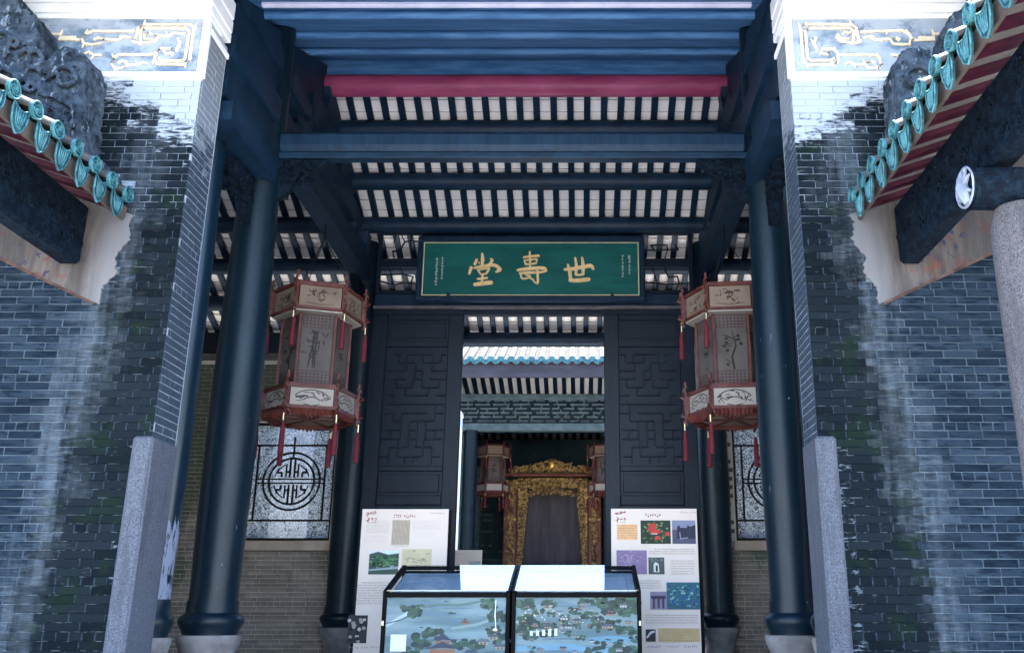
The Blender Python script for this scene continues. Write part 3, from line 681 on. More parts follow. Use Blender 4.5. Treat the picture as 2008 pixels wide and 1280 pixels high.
obj('carving', cp, m_carp, eo, kind='stuff')
obj('beam_board', MB().cbox(X0 + 4.1, 5.94, 2.60, X0 + 5.6, 6.06, 2.705, .01), m_carve, t)

m_plinth = M('worn_plinth_stone', (.11, .10, .10), (.20, .185, .18), 3, .8, .4, 40)
# ------------------------------------------------------------------ hall columns
def column(x, y, r, ztop, label, mat=None, group='hall columns', zb=PLAT, torus=-.02):
    t = thing('column', label, 'column', (x, y, zb), group, 'thing'); c = (x, y, 0); k = r / .24
    obj('shaft', MB().lathe([(r * 1.0, torus + .10), (r * 1.015, torus + .13), (r, torus + .17), (r * 1.06, 1.0), (r * 1.10, 2.0), (r * 1.06, 3.2), (r * .96, 4.6), (r * .93, ztop)], c, 40), mat or m_lac, t)
    b = obj('plinth_ring', MB().lathe([(r * 1.06, torus + .15), (r * 1.08, torus + .03), (r * 1.3, torus - .01), (r * 1.36, torus - .05), (r * 1.30, torus - .09), (r * 1.12, torus - .17), (r * 1.12, torus - .19)], c, 40), m_lac, t)
    z0 = torus - .19
    obj('stone_base', MB().lathe([(r * 1.30, z0), (r * 1.34, z0 - .03), (r * 1.28, z0 - .09), (r * 1.02, z0 - .22), (r * .92, z0 - .34), (r * 1.05, z0 - .48), (r * 1.45, z0 - .62), (r * 1.5, z0 - .70), (r * 1.5, zb)], c, 32), m_plinth, t)
    return t
DC = 3.07
column(X0 - DC + .03, 10.2, .245, 7.15, 'large glossy dark column between the peeling column and the left lantern')
column(X0 + DC, 10.2, .235, 7.15, 'large glossy dark column overlapping the right lantern')
column(X0 - 3.20, 9.1, .16, 6.55, 'slim dark column with peeling paint next to the left granite quoin', m_peel)
column(X0 + 3.20, 9.1, .16, 6.55, 'slim dark column squeezed behind the right granite quoin')
column(X0 - DC, 15.8, .255, 6.45, 'dark column beside the left door panel, behind the left lantern')
column(X0 + DC, 15.8, .245, 6.45, 'dark column beside the right door panel, behind the right lantern')

# ------------------------------------------------------------------ hall roof
SR = .27; RZ = lambda y: 7.757 - .434 * (y - 13.19)          # underside of the tiles, rear slope
FZ = lambda y: 8.10 - .434 * (12.4 - y)                      # front slope
roof = thing('hall_roof', 'timber roof with whitewashed tiles between dark rafters over the hall', 'roof', (X0, 13, 6.5), kind='thing')
XL, XR = X0 - 6.9, X0 + 6.9
NR = int((XR - XL) / SR) + 1
y0r, y1r = 12.42, 18.5; Lr = math.hypot(y1r - y0r, RZ(y1r) - RZ(y0r)); ar = math.atan2(RZ(y1r) - RZ(y0r), y1r - y0r)
raf_me = mesh_of(MB().cbox(-.052, 0, -.07, .052, Lr, -.004, .008), m_wood, name='rafter')
for i in range(NR):
    x = XL + i * SR + random.uniform(-.008, .008)
    inst('rafter', raf_me, roof, (x, y0r, RZ(y0r)), rot=(ar, 0, R(random.uniform(-.15, .15))))
# tiles between the rafters
tl = .235; mbt = MB(); seg = 4; vs = []; fs = []
for i, (yy, zz) in enumerate(((0, .004), (tl + .03, .026))):
    for q in range(seg + 1):
        a = -1 + 2 * q / seg; vs.append((a * .098, yy, zz + .012 * (a * a - 1) + .012))
for q in range(seg): fs.append((q, q + 1, seg + 2 + q, seg + 1 + q))
n0 = len(vs)
for q in range(seg + 1):
    a = -1 + 2 * q / seg; vs.append((a * .098, 0, .030 + .012 * (a * a - 1)))
mbt.add(vs, fs, 0, True)
for q in range(seg): mbt.f.append((q, q + 1, n0 + q + 1, n0 + q)); mbt.m.append(1); mbt.s.append(False)
m_tedge = M('bare_clay_edge', (.13, .115, .11), (.20, .18, .17), 8, .9); tile_me = mesh_of(mbt, [m_tilew, m_tedge], name='roof_tile')
cells = []
for i in range(NR - 1):
    for j in range(int(Lr / tl)):
        cells.append((XL + (i + .5) * SR, j * tl))
def tscore(c):
    y = y0r + c[1] * math.cos(ar); vis = any(a < y < b for a, b in ((12.4, 13.45), (13.7, 14.85), (15.1, 15.45)))
    return (0 if vis else 10) + abs(c[0] - X0) * (1 if abs(c[0] - X0) < 3.2 else 2)
order = sorted(range(len(cells)), key=lambda i: tscore(cells[i])); single = set(order[:290]); mass = MB()
for i, (x, l) in enumerate(cells):
    y, z = y0r + l * math.cos(ar), RZ(y0r) + l * math.sin(ar)
    if i in single: inst('roof_tile', tile_me, roof, (x, y, z), rot=(ar + R(random.uniform(-.4, .4)), R(random.uniform(-1.5, 1.5)), R(random.uniform(-.7, .7))))
    else:
        c, s_ = math.cos(ar), math.sin(ar); mass.add([(v[0] + x, v[1] * c - v[2] * s_ + y, v[1] * s_ + v[2] * c + z) for v in mbt.v], mbt.f, 0, True); mass.m[-len(mbt.m):] = mbt.m
obj('tile_field', mass, [m_tilew, m_tedge], roof, kind='stuff')
obj('roof_cover', MB().prism([(12.3, 8.22), (18.7, RZ(18.7) + .10), (18.7, RZ(18.7) + .22), (12.4, 8.40), (7.0, FZ(7.0) + .22), (7.0, FZ(7.0) + .10)], 'x', XL - .3, XR + .3), m_roof_out, roof)
for k, yc in enumerate((13.35, 14.35, 15.28, 16.24, 17.18, 18.2)):
    obj('purlin', MB().lathe([(.15, XL - X0), (.15, XR - X0)], (X0, yc, RZ(yc) - .235), 20, ax='x'), m_wood, roof)
obj('ridge_purlin', MB().lathe([(.165, -6.9), (.165, 6.9)], (X0, 12.4, 7.66), 24, ax='x'), m_ridge_red, roof, label='red painted ridge purlin')
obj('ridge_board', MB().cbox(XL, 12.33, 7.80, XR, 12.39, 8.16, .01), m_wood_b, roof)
# horizontal lining boards under the front slope
nb = 21; yb0, yb1 = 7.25, 12.3
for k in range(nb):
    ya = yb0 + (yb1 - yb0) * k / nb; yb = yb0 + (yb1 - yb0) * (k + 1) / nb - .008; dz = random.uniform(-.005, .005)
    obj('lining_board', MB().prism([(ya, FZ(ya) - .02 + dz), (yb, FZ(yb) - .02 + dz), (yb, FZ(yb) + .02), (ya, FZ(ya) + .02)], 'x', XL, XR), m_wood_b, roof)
for yc in (8.2, 9.3, 10.35, 11.4):
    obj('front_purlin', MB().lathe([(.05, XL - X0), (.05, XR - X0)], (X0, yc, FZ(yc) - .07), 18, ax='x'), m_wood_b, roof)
obj('pale_board', MB().cbox(X0 - 2.75, 8.86, 6.50, X0 + 2.75, 8.92, 6.60, .01), m_pale, roof)

# ------------------------------------------------------------------ beams and trusses
t = thing('cross_beam', 'long dark beam spanning between the two large columns', 'beam', (X0, 10.2, 5.3), kind='thing')
obj('beam', MB().cbox(X0 - DC + .2, 10.08, 5.36, X0 + DC - .2, 10.32, 5.62, .06), m_lac2, t)
obj('lower_board', MB().cbox(X0 - DC + .2, 10.12, 5.27, X0 + DC - .2, 10.28, 5.35, .015), m_wood, t)
def moon(y0, y1, z0, z1, arch=.06):
    n = 14; top = []; bot = []
    for i in range(n + 1):
        k = i / n; e = min(k, 1 - k) * 2; drop = (1 - min(1, e * 3.2)) ** 2
        top.append((y0 + (y1 - y0) * k, z1 - .11 * drop)); bot.append((y0 + (y1 - y0) * k, z0 + arch * (1 - (2 * k - 1) ** 2) * 1.0 + .07 * drop))
    return bot + top[::-1]
def hump(yc, z0, z1, w):
    n = 8; L = []; r_ = []
    for i in range(n + 1):
        k = i / n; q = w * (.55 + .45 * math.cos(k * math.pi * .9) ** 2 * (1 if k < .5 else .75)); L.append((yc - q, z0 + (z1 - z0) * k)); r_.append((yc + q, z0 + (z1 - z0) * k))
    return L + r_[::-1]
def truss(s, label):
    x = X0 + s * DC; t = thing('roof_truss', label, 'roof truss', (x, 12.6, 5.0), 'roof trusses', 'thing')
    for (a, b, c, d, w) in ((10.3, 15.7, 5.62, 6.0, .15), (10.95, 14.75, 6.22, 6.60, .13), (11.6, 13.5, 6.82, 7.18, .12), (8.62, 10.6, 4.86, 5.26, .25), (8.55, 10.75, 5.62, 6.02, .23), (8.6, 11.3, 6.36, 6.70, .21)):
        obj('truss_beam', MB().prism(moon(a, b, c, d), 'x', x - w, x + w, sm=True), m_wood, t)
    for (yc, a, b, w) in ((11.2, 6.0, 6.24, .22), (12.4, 6.05, 6.26, .25), (14.45, 5.98, 6.30, .22), (11.75, 6.60, 6.86, .2), (13.35, 6.60, 6.95, .2), (12.4, 7.18, 7.55, .2), (9.75, 5.24, 5.66, .24), (9.0, 5.24, 5.68, .15), (10.3, 5.98, 6.42, .22), (9.3, 5.98, 6.40, .18), (15.28, 5.95, 6.45, .16)):
        obj('strut_block', MB().prism(hump(yc, a, b, w), 'x', x - .14, x + .14, sm=True), m_wood, t)
    obj('front_infill', MB().prism([(8.6, 5.2), (10.45, 5.2), (10.6, 7.0), (9.9, FZ(9.9) - .1), (8.6, FZ(8.6) - .1)], 'x', x - .17, x + .17), m_wood, t)
    obj('gable_board', MB().prism([(9.6, FZ(9.6) - .12), (10.4, 6.9), (11.2, 6.62), (14.2, 6.62), (14.6, RZ(14.6) - .12), (12.4, 8.0)], 'x', x - .04, x + .04), m_wood, t)
    # carved brackets under the beams, beside the columns
    rnd = random.Random(8 + s)
    for (ya, zb_, dy) in ((10.47, 5.55, 1), (15.5, 5.55, -1), (9.95, 4.86, -1)):
        cb = MB().prism([(ya, zb_), (ya + .62 * dy, zb_), (ya + .5 * dy, zb_ - .12), (ya + .3 * dy, zb_ - .2), (ya + .18 * dy, zb_ - .42), (ya, zb_ - .55)], 'x', x - .06, x + .06)
        for _ in range(16):
            yy = ya + dy * rnd.uniform(.03, .45); zz = zb_ - rnd.uniform(.03, .3); a = rnd.uniform(0, 6)
            for sx in (-1, 1): cb.tube([(x + sx * .065, yy + math.cos(a + q * .9) * (.07 - .011 * q), zz + math.sin(a + q * .9) * (.07 - .011 * q)) for q in range(6)], .016, 5)
        obj('carved_bracket', cb, m_carve, t)
    # bracket facing the bay, under the cross beam
    cb = MB(); zz = 5.25; xs = x - s * .22
    cb.prism([(xs, zz), (xs - s * .62, zz), (xs - s * .5, zz - .13), (xs - s * .28, zz - .2), (xs - s * .16, zz - .42), (xs, zz - .55)], 'y', 10.15, 10.25)
    for _ in range(14):
        xx = xs - s * rnd.uniform(.03, .42); z_ = zz - rnd.uniform(.03, .3); a = rnd.uniform(0, 6)
        cb.tube([(xx + math.cos(a + q * .9) * (.07 - .011 * q), 10.14, z_ + math.sin(a + q * .9) * (.07 - .011 * q)) for q in range(6)], .016, 5)
    obj('carved_bracket', cb, m_carve, t)
truss(-1, 'stacked dark roof beams running back from the column left of the opening')
truss(1, 'stacked dark roof beams running back from the column right of the opening')

# ------------------------------------------------------------------ door screen: lintel, transom lattice, two lattice leaves
SY = 15.6
lin = thing('door_lintel', 'dark moulded lintel across the top of the doorway, below the green plaque', 'lintel', (X0, SY, 5.05), kind='thing')
obj('lintel_beam', MB().cbox(X0 - 2.83, SY - .10, 5.18, X0 + 2.83, SY + .14, 5.42, .03), m_lac2, lin)
obj('moulding', MB().cbox(X0 - 2.83, SY - .13, 5.115, X0 + 2.83, SY + .1, 5.178, .012), M('lintel_edge', (.07, .075, .09), (.11, .11, .125), 4, .35, .1), lin)
obj('head_board', MB().cbox(X0 - 2.83, SY - .05, 5.03, X0 + 2.83, SY + .1, 5.113, .01), m_door, lin)
def transom(xa, xb, label):
    t = thing('transom_lattice', label, 'lattice panel', ((xa + xb) / 2, SY, 5.43), 'cracked-ice transom panels', 'thing')
    f = MB(); za, zb_ = 5.43, 6.62
    for a in ((xa, za, xa + .07, zb_), (xb - .07, za, xb, zb_), (xa + .07, za, xb - .07, za + .06), (xa + .07, zb_ - .06, xb - .07, zb_), (xa + .07, 5.93, xb - .07, 6.08)): f.cbox(a[0], SY - .04, a[1], a[2], SY + .04, a[3], .008)
    obj('frame', f, m_door, t)
    rnd = random.Random(int(xa * 100)); nx, nz = 4, 5; w = (xb - xa - .14) / nx
    for (z0_, z1_) in ((5.49, 5.93), (6.08, 6.56)):
        h = (z1_ - z0_) / nz * 2; P = {}
        for i in range(nx + 1):
            for j in range(4):
                P[i, j] = (xa + .07 + w * i + (rnd.uniform(-.05, .05) if 0 < i < nx else 0), z0_ + (z1_ - z0_) * j / 3 + (rnd.uniform(-.05, .05) if 0 < j < 3 else 0))
        for i in range(nx + 1):
            for j in range(4):
                for di, dj in ((1, 0), (0, 1)):
                    q = (i + di, j + dj)
                    if q in P and rnd.random() < .62 and not (i in (0, nx) and di == 0) and not (j in (0, 3) and dj == 0):
                        obj('lattice_bar', MB().bar((P[i, j][0], SY, P[i, j][1]), (P[q][0], SY, P[q][1]), .022, .03, up=(0, 1, 0)), m_door, t)
    return t
transom(X0 - 2.83, X0 - 1.98, 'cracked-ice lattice panel left of the green plaque')
transom(X0 + 1.86, X0 + 2.83, 'cracked-ice lattice panel right of the green plaque')
obj('back_board', MB().box(X0 - 1.98, SY - .02, 5.43, X0 + 1.86, SY + .02, 6.62), m_door, lin)

HB = {330: [(215, 250), (300, 460), (515, 560)], 380: [(240, 340), (395, 510)], 430: [(170, 290), (350, 395), (450, 560)], 480: [(190, 285), (345, 395), (450, 555)],
      530: [(230, 335), (395, 510)], 578: [(175, 220), (290, 440), (490, 550)], 632: [(170, 550)], 685: [(165, 215), (275, 440), (490, 550)], 732: [(220, 270), (330, 490)],
      785: [(160, 270), (330, 380), (435, 545)], 838: [(155, 270), (320, 375), (430, 545)], 885: [(205, 320), (370, 480)], 940: [(150, 205), (260, 425), (480, 535)]}
VB = [(220, 685, 732), (275, 685, 838), (330, 732, 885), (380, 732, 885), (435, 732, 838), (490, 632, 732), (205, 885, 985), (262, 838, 940), (310, 940, 985), (365, 940, 985), (425, 838, 940), (480, 885, 985),
      (220, 578, 632), (290, 530, 578), (335, 480, 530), (395, 430, 530), (345, 430, 480), (440, 530, 578), (230, 480, 530), (510, 480, 530), (290, 330, 430), (240, 330, 380), (460, 330, 430), (350, 380, 430), (515, 330, 380), (210, 785, 838), (500, 785, 838), (395, 330, 380)]
def leaf(xa, xb, flip, label):
    t = thing('door_leaf', label, 'door panel', ((xa + xb) / 2, SY, PLAT), 'lattice door panels', 'thing'); y = SY
    f = MB(); st = .26
    f.cbox(xa, y - .05, PLAT, xa + st, y + .05, 5.03, .012); f.cbox(xb - st, y - .05, PLAT, xb, y + .05, 5.03, .012)
    for a, b in ((PLAT, -.75), (.35, .45), (1.72, 1.88), (2.28, 2.37), (4.44, 4.56), (4.93, 5.03)): f.cbox(xa + st, y - .045, a, xb - st, y + .045, b, .01)
    obj('frame', f, m_door, t)
    for a, b in ((-.75, .35), (.45, 1.72), (1.88, 2.28), (4.56, 4.93)):
        p = obj('panel', MB().box(xa + st, y - .005, a, xb - st, y + .02, b), m_door, t)
        obj('panel_field', MB().cbox(xa + st + .05, y - .022, a + .05, xb - st - .05, y - .004, b - .05, .015), m_door, p)
    bp = obj('lattice_board', MB().box(xa + st, y - .0, 2.37, xb - st, y + .025, 4.44), m_door, t)
    x1, x2 = xa + st, xb - st; z1, z2 = 2.37, 4.44
    def cv(q, r):
        u = (q - 150) / 408.; u = 1 - u if flip else u
        return x1 + u * (x2 - x1), z2 - (r - 285) / 710. * (z2 - z1)
    bw = .026
    for r_, segs in HB.items():
        for a, b in segs:
            p, z = cv(a, r_); q, _ = cv(b, r_); obj('lattice_bar', MB().cbox(min(p, q), y - .032, z - bw / 2, max(p, q), y - .001, z + bw / 2, .008), m_door, bp)
    for q, a, b in VB:
        p, za = cv(q, a); _, zb_ = cv(q, b); obj('lattice_bar', MB().cbox(p - bw / 2, y - .030, zb_ + bw / 2, p + bw / 2, y - .001, za - bw / 2, .005), m_door, bp)
    return t
leaf(X0 - 2.83, X0 - 1.235, False, 'dark lattice door panel behind the left information board')
leaf(X0 + 1.225, X0 + 2.80, True, 'dark lattice door panel behind the right information board')

# ------------------------------------------------------------------ green plaque with three gilt characters
PY = 15.2; px0, px1, pz0, pz1 = -2.80, 1.00, 5.25, 6.265
pq = thing('name_plaque', 'green plaque with three gilt characters over the doorway', 'plaque', ((px0 + px1) / 2, PY, pz0), kind='thing')
obj('board', MB().box(px0, PY, pz0, px1, PY + .05, pz1), m_green, pq)
f = MB()
for a in ((px0 - .09, pz0 - .10, px1 + .09, pz0), (px0 - .09, pz1, px1 + .09, pz1 + .10), (px0 - .09, pz0, px0, pz1), (px1, pz0, px1 + .09, pz1)): f.cbox(a[0], PY - .05, a[1], a[2], PY + .06, a[3], .02)
obj('frame', f, m_lac2, pq)
g = MB(); w = .016
for a in ((px0 + .012, pz0 + .012, px1 - .012, pz0 + .012 + w), (px0 + .012, pz1 - .012 - w, px1 - .012, pz1 - .012), (px0 + .012, pz0 + .03, px0 + .012 + w, pz1 - .03), (px1 - .012 - w, pz0 + .03, px1 - .012, pz1 - .03)): g.box(a[0], PY - .006, a[1], a[2], PY + .002, a[3])
obj('gold_line', g, M('gilt_line', (.45, .42, .26), (.55, .5, .32), 8, .4, .1), pq)
def zc(zx, zy): return (px0 + (zx / 4.564 - 8) * (px1 - px0) / 425., pz1 - (zy / 4.564 - 20) * (pz1 - pz0) / 107.)
def brush(mb, pts, w):
    P = [Vector(zc(*p)) for p in pts]; n = len(P); k = (px1 - px0) / 425. / 4.564; y = PY
    # resample along a smooth curve
    Q = []; W = []
    ws = w if isinstance(w, (list, tuple)) else [w * .8] + [w] * (n - 2) + [w * .85]
    for i in range(n - 1):
        p0, p1, p2, p3 = P[max(i - 1, 0)], P[i], P[i + 1], P[min(i + 2, n - 1)]
        for j in range(5):
            t_ = j / 5.; Q.append(.5 * ((2 * p1) + (p2 - p0) * t_ + (2 * p0 - 5 * p1 + 4 * p2 - p3) * t_ ** 2 + (3 * p1 - p0 - 3 * p2 + p3) * t_ ** 3)); W.append(ws[i] + (ws[i + 1] - ws[i]) * t_)
    Q.append(P[-1]); W.append(ws[-1]); m = len(Q); L = []; Rr = []
    for i, p in enumerate(Q):
        d = (Q[min(i + 1, m - 1)] - Q[max(i - 1, 0)]).normalized(); q = Vector((-d.y, d.x)) * (W[i] * k / 2 * 1.05)
        L.append(p + q); Rr.append(p - q)
    d0 = (Q[0] - Q[1]).normalized() * W[0] * k * .35; d1 = (Q[-1] - Q[-2]).normalized() * W[-1] * k * .35
    poly = [Q[0] + d0] + L + [Q[-1] + d1] + Rr[::-1]
    brush.n = getattr(brush, 'n', 0) + 1
    mb.prism([(a.x, a.y) for a in poly], 'y', y - .020 - (brush.n % 12) * .0004, y + .003)
chars = {'world_character': [([(1305, 345), (1370, 340), (1470, 322), (1540, 312), (1565, 345)], [22, 30, 32, 34, 20]), ([(1335, 298), (1352, 360), (1362, 435)], [16, 30, 28]), ([(1402, 240), (1412, 310), (1408, 392)], [16, 26, 22]),
         ([(1462, 235), (1472, 310), (1472, 392)], [18, 30, 22]), ([(1405, 395), (1440, 393), (1476, 389)], 18), ([(1352, 442), (1440, 442), (1528, 432)], [30, 36, 32])],
 'longevity_character': [([(993, 182), (998, 240), (1000, 300)], [12, 20, 16]), ([(938, 236), (1010, 226), (1078, 222)], [16, 18, 22]), ([(955, 262), (1000, 258), (1058, 252), (1050, 284)], 13), ([(945, 262), (958, 290), (990, 300)], 13),
         ([(955, 300), (1005, 296), (1058, 288)], 15), ([(1000, 290), (995, 345)], 20), ([(884, 352), (950, 342), (1060, 332), (1125, 335), (1145, 360)], [20, 30, 28, 30, 16]), ([(905, 380), (990, 373), (1085, 370), (1135, 362)], [16, 22, 20, 14]),
         ([(915, 372), (926, 420), (962, 425), (1002, 404), (960, 392)], 15), ([(995, 415), (1035, 440)], 18), ([(1062, 335), (1068, 400), (1068, 468), (1030, 448)], [16, 20, 18, 10])],
 'hall_character': [([(568, 198), (574, 250), (570, 312)], [14, 30, 22]), ([(522, 252), (505, 300)], [18, 24]), ([(538, 276), (546, 292)], 10), ([(642, 248), (660, 262), (636, 300)], [12, 22, 18]), ([(476, 325), (458, 386)], [28, 18]),
         ([(500, 332), (590, 314), (680, 306), (732, 346), (694, 368)], [18, 24, 26, 30, 14]), ([(532, 346), (562, 388)], 18), ([(536, 348), (590, 338), (634, 336), (606, 386)], [14, 16, 20, 14]), ([(562, 388), (606, 384)], 14),
         ([(578, 385), (572, 475)], 22), ([(532, 430), (575, 426), (622, 420)], 20), ([(506, 480), (580, 470), (662, 460)], [28, 36, 34])]}
for nm, strokes in chars.items():
    mb = MB()
    for pts, w in strokes: brush(mb, pts, w)
    obj('gilt_character', mb, m_gold, pq)
ins = MB(); rnd = random.Random(12)
for cx_, ya, yb, sz in ((215, 232, 425, 21), (165, 240, 470, 26), (1885, 212, 390, 26), (1825, 212, 415, 24)):
    y = ya
    while y < yb:
        h = sz * rnd.uniform(.75, 1.15)
        for _ in range(rnd.randint(3, 4)):
            a, b = zc(cx_ + rnd.uniform(-.5, .1) * sz, y + rnd.random() * h); c, d = zc(cx_ + rnd.uniform(.1, .5) * sz, y + rnd.random() * h)
            if rnd.random() < .6: d = b + rnd.uniform(-.003, .006)
            ins.bar((a, PY - .003 - rnd.random() * .002, b), (c, PY - .003 - rnd.random() * .002, d), .008, .006, up=(0, 1, 0))
        a, b = zc(cx_ + rnd.uniform(-.2, .2) * sz, y); c, d = zc(cx_ + rnd.uniform(-.2, .2) * sz, y + h * .9); ins.bar((a, PY - .006, b), (c, PY - .006, d), .008, .004, up=(0, 1, 0))
        y += h * 1.18
obj('small_inscription', ins, M('dull_gilt', (.34, .36, .34), (.44, .44, .40), 8, .5, .1), pq)
for zx in (280, 1730):
    a, b = zc(zx, 565); obj('hook', MB().cbox(a - .03, PY - .03, b - .04, a + .03, PY - .008, b + .03, .01), m_lac2, pq)

# ------------------------------------------------------------------ rear side walls of the hall with etched-glass windows
RY = 16.3
def rear_wall(s, label, wlabel):
    def X(d): return X0 + s * d
    t = thing('interior_wall', label, 'brick wall', (X(5.2), RY, PLAT), 'buff brick walls in the hall', 'thing')
    c = MB(); wa, wb, wz0, wz1 = 3.50, 5.06, 1.21, 3.26
    for a in ((3.0, PLAT, wa, 4.40), (wb, PLAT, 7.0, 4.40), (wa, PLAT, wb, 1.02), (wa, wz1, wb, 4.40)): c.box(X(a[0]), RY + .008, a[1], X(a[2]), RY + .3, a[3])
    obj('mortar_core', c, m_mortar_in, t)
    us = sorted((X(3.0), X(7.0)))
    def ok(u, z, w): d = abs(u - X0); return not (wa - w / 2 < d < wb + w / 2 and wz0 - .2 < z < wz1 + .03)
    def score(c): d = abs(c[0] - X0); return (0 if 3.3 < d < 6.3 and c[1] > -.6 and c[1] < 2.6 else 5) + c[1] * .2 + (1 if c[4] else 0) + (0 if d < 5.2 else .3)
    lay_bricks(t, RY, us[0], us[1], PLAT, 4.39, 'y', m_brick_in, course=.075, L=.30, ok=ok, score=score, limit=260, seed=30 + s)
    obj('cornice', MB().cbox(X(3.0), RY - .05, 4.40, X(7.0), RY + .3, 4.52, .012), m_cream, t)
    obj('sill', MB().cbox(X(wa - .06), RY - .05, 1.03, X(wb + .06), RY + .28, 1.20, .015), M('tan_sill', (.36, .27, .21), (.45, .35, .28), 3, .8, .2), t)
    w = thing('etched_window', wlabel, 'window', (X((wa + wb) / 2), RY, wz0), 'etched-glass windows', 'thing')
    x1, x2 = sorted((X(wa), X(wb))); y = RY + .12; f = MB()
    for a in ((x1, wz0, x1 + .05, wz1), (x2 - .05, wz0, x2, wz1), (x1 + .05, wz0, x2 - .05, wz0 + .04), (x1 + .05, wz1 - .04, x2 - .05, wz1)): f.cbox(a[0], y - .04, a[1], a[2], y + .04, a[3], .008)
    obj('frame', f, m_lead, w)
    obj('pane', MB().box(x1 + .05, y - .003, wz0 + .04, x2 - .05, y + .003, wz1 - .04), m_eglass, w)
    cx, cz = X(4.27) , 2.23; yy = y - .012
    def bar(a, b, wd=.034): obj('lead_bar', MB().bar((a[0], yy, a[1]), (b[0], yy, b[1]), wd, .02, up=(0, 1, 0)), m_lead, w)
    zt, zb_ = 2.86, 1.55
    bar((x1 + .05, zt), (x2 - .05, zt)); bar((x1 + .05, zb_), (x2 - .05, zb_)); xa, xb = x1 + .17, x2 - .19
    bar((xa, zb_), (xa, zt)); bar((xb, zb_), (xb, zt))
    for dz in (-.035, .035): bar((xa, cz + dz), (xb, cz + dz), .024)
    for r_ in (.50, .40): obj('lead_ring', MB().tube([(cx + r_ * math.cos(k * math.pi / 24), yy, cz + r_ * math.sin(k * math.pi / 24)) for k in range(48)], .020, 6, closed=True), m_lead, w)
    for q in (-1, 1):
        for p in (-1, 1):
            bar((cx + p * .04, cz + q * .06), (cx + p * .04, cz + q * .42)); bar((cx + p * .105, cz + q * .07), (cx + p * .105, cz + q * .30), .026)
            bar((cx + p * .04, cz + q * .16), (cx + p * .105, cz + q * .16)); bar((cx + p * .18, cz + q * .07), (cx + p * .18, cz + q * .15)); bar((cx + p * .18, cz + q * .15), (cx + p * .26, cz + q * .15)); bar((cx + p * .26, cz + q * .15), (cx + p * .24, cz + q * .22))
            obj('lead_bar', MB().tube([(cx + p * r2 * math.cos(a), yy, cz + q * r2 * math.sin(a)) for r2, a in [(.31, .25 + k * .11) for k in range(9)]], .012, 6), m_lead, w)
    bar((cx, cz + .42), (cx, cz + .78), .03)
    et = MB(); rnd = random.Random(41 + s)      # raised etched sprays in the corners and border
    for _ in range(46):
        a = rnd.uniform(0, 6.3); xx = rnd.uniform(x1 + .1, x2 - .1); zz = rnd.choice((rnd.uniform(1.3, 1.5), rnd.uniform(2.9, 3.18), rnd.uniform(2.3, 2.8)))
        if (xx - cx) ** 2 + (zz - cz) ** 2 < .28: continue
        et.tube([(xx + math.cos(a + q * .5) * .05 * (1 + q * .25), y - .006, zz + math.sin(a + q * .5) * .05 * (1 + q * .25)) for q in range(5)], [.003, .008, .009, .007, .003], 5)
    obj('etched_spray', et, m_eglass, w)
    return t
rear_wall(-1, 'buff brick wall with mossy stains behind the left lantern', 'etched window with a round longevity emblem under the left lantern')
rear_wall(1, 'buff brick wall behind the right lantern', 'etched window half hidden behind the right big column')
for s, lb in ((-1, 'left'), (1, 'right')):
    t = obj('side_wall', MB().box(X0 + s * 7.0, 8.5, GND, X0 + s * 7.3, 18.6, 7.2), m_mortar_in, None, (X0 + s * 7.1, 13, GND)); t['kind'] = 'structure'
    obj('upper_board', MB().box(X0 + s * 3.0, RY, 4.54, X0 + s * 6.98, RY + .12, 4.92), m_door, None, (X0 + s * 5, RY, 4.54))['kind'] = 'structure'

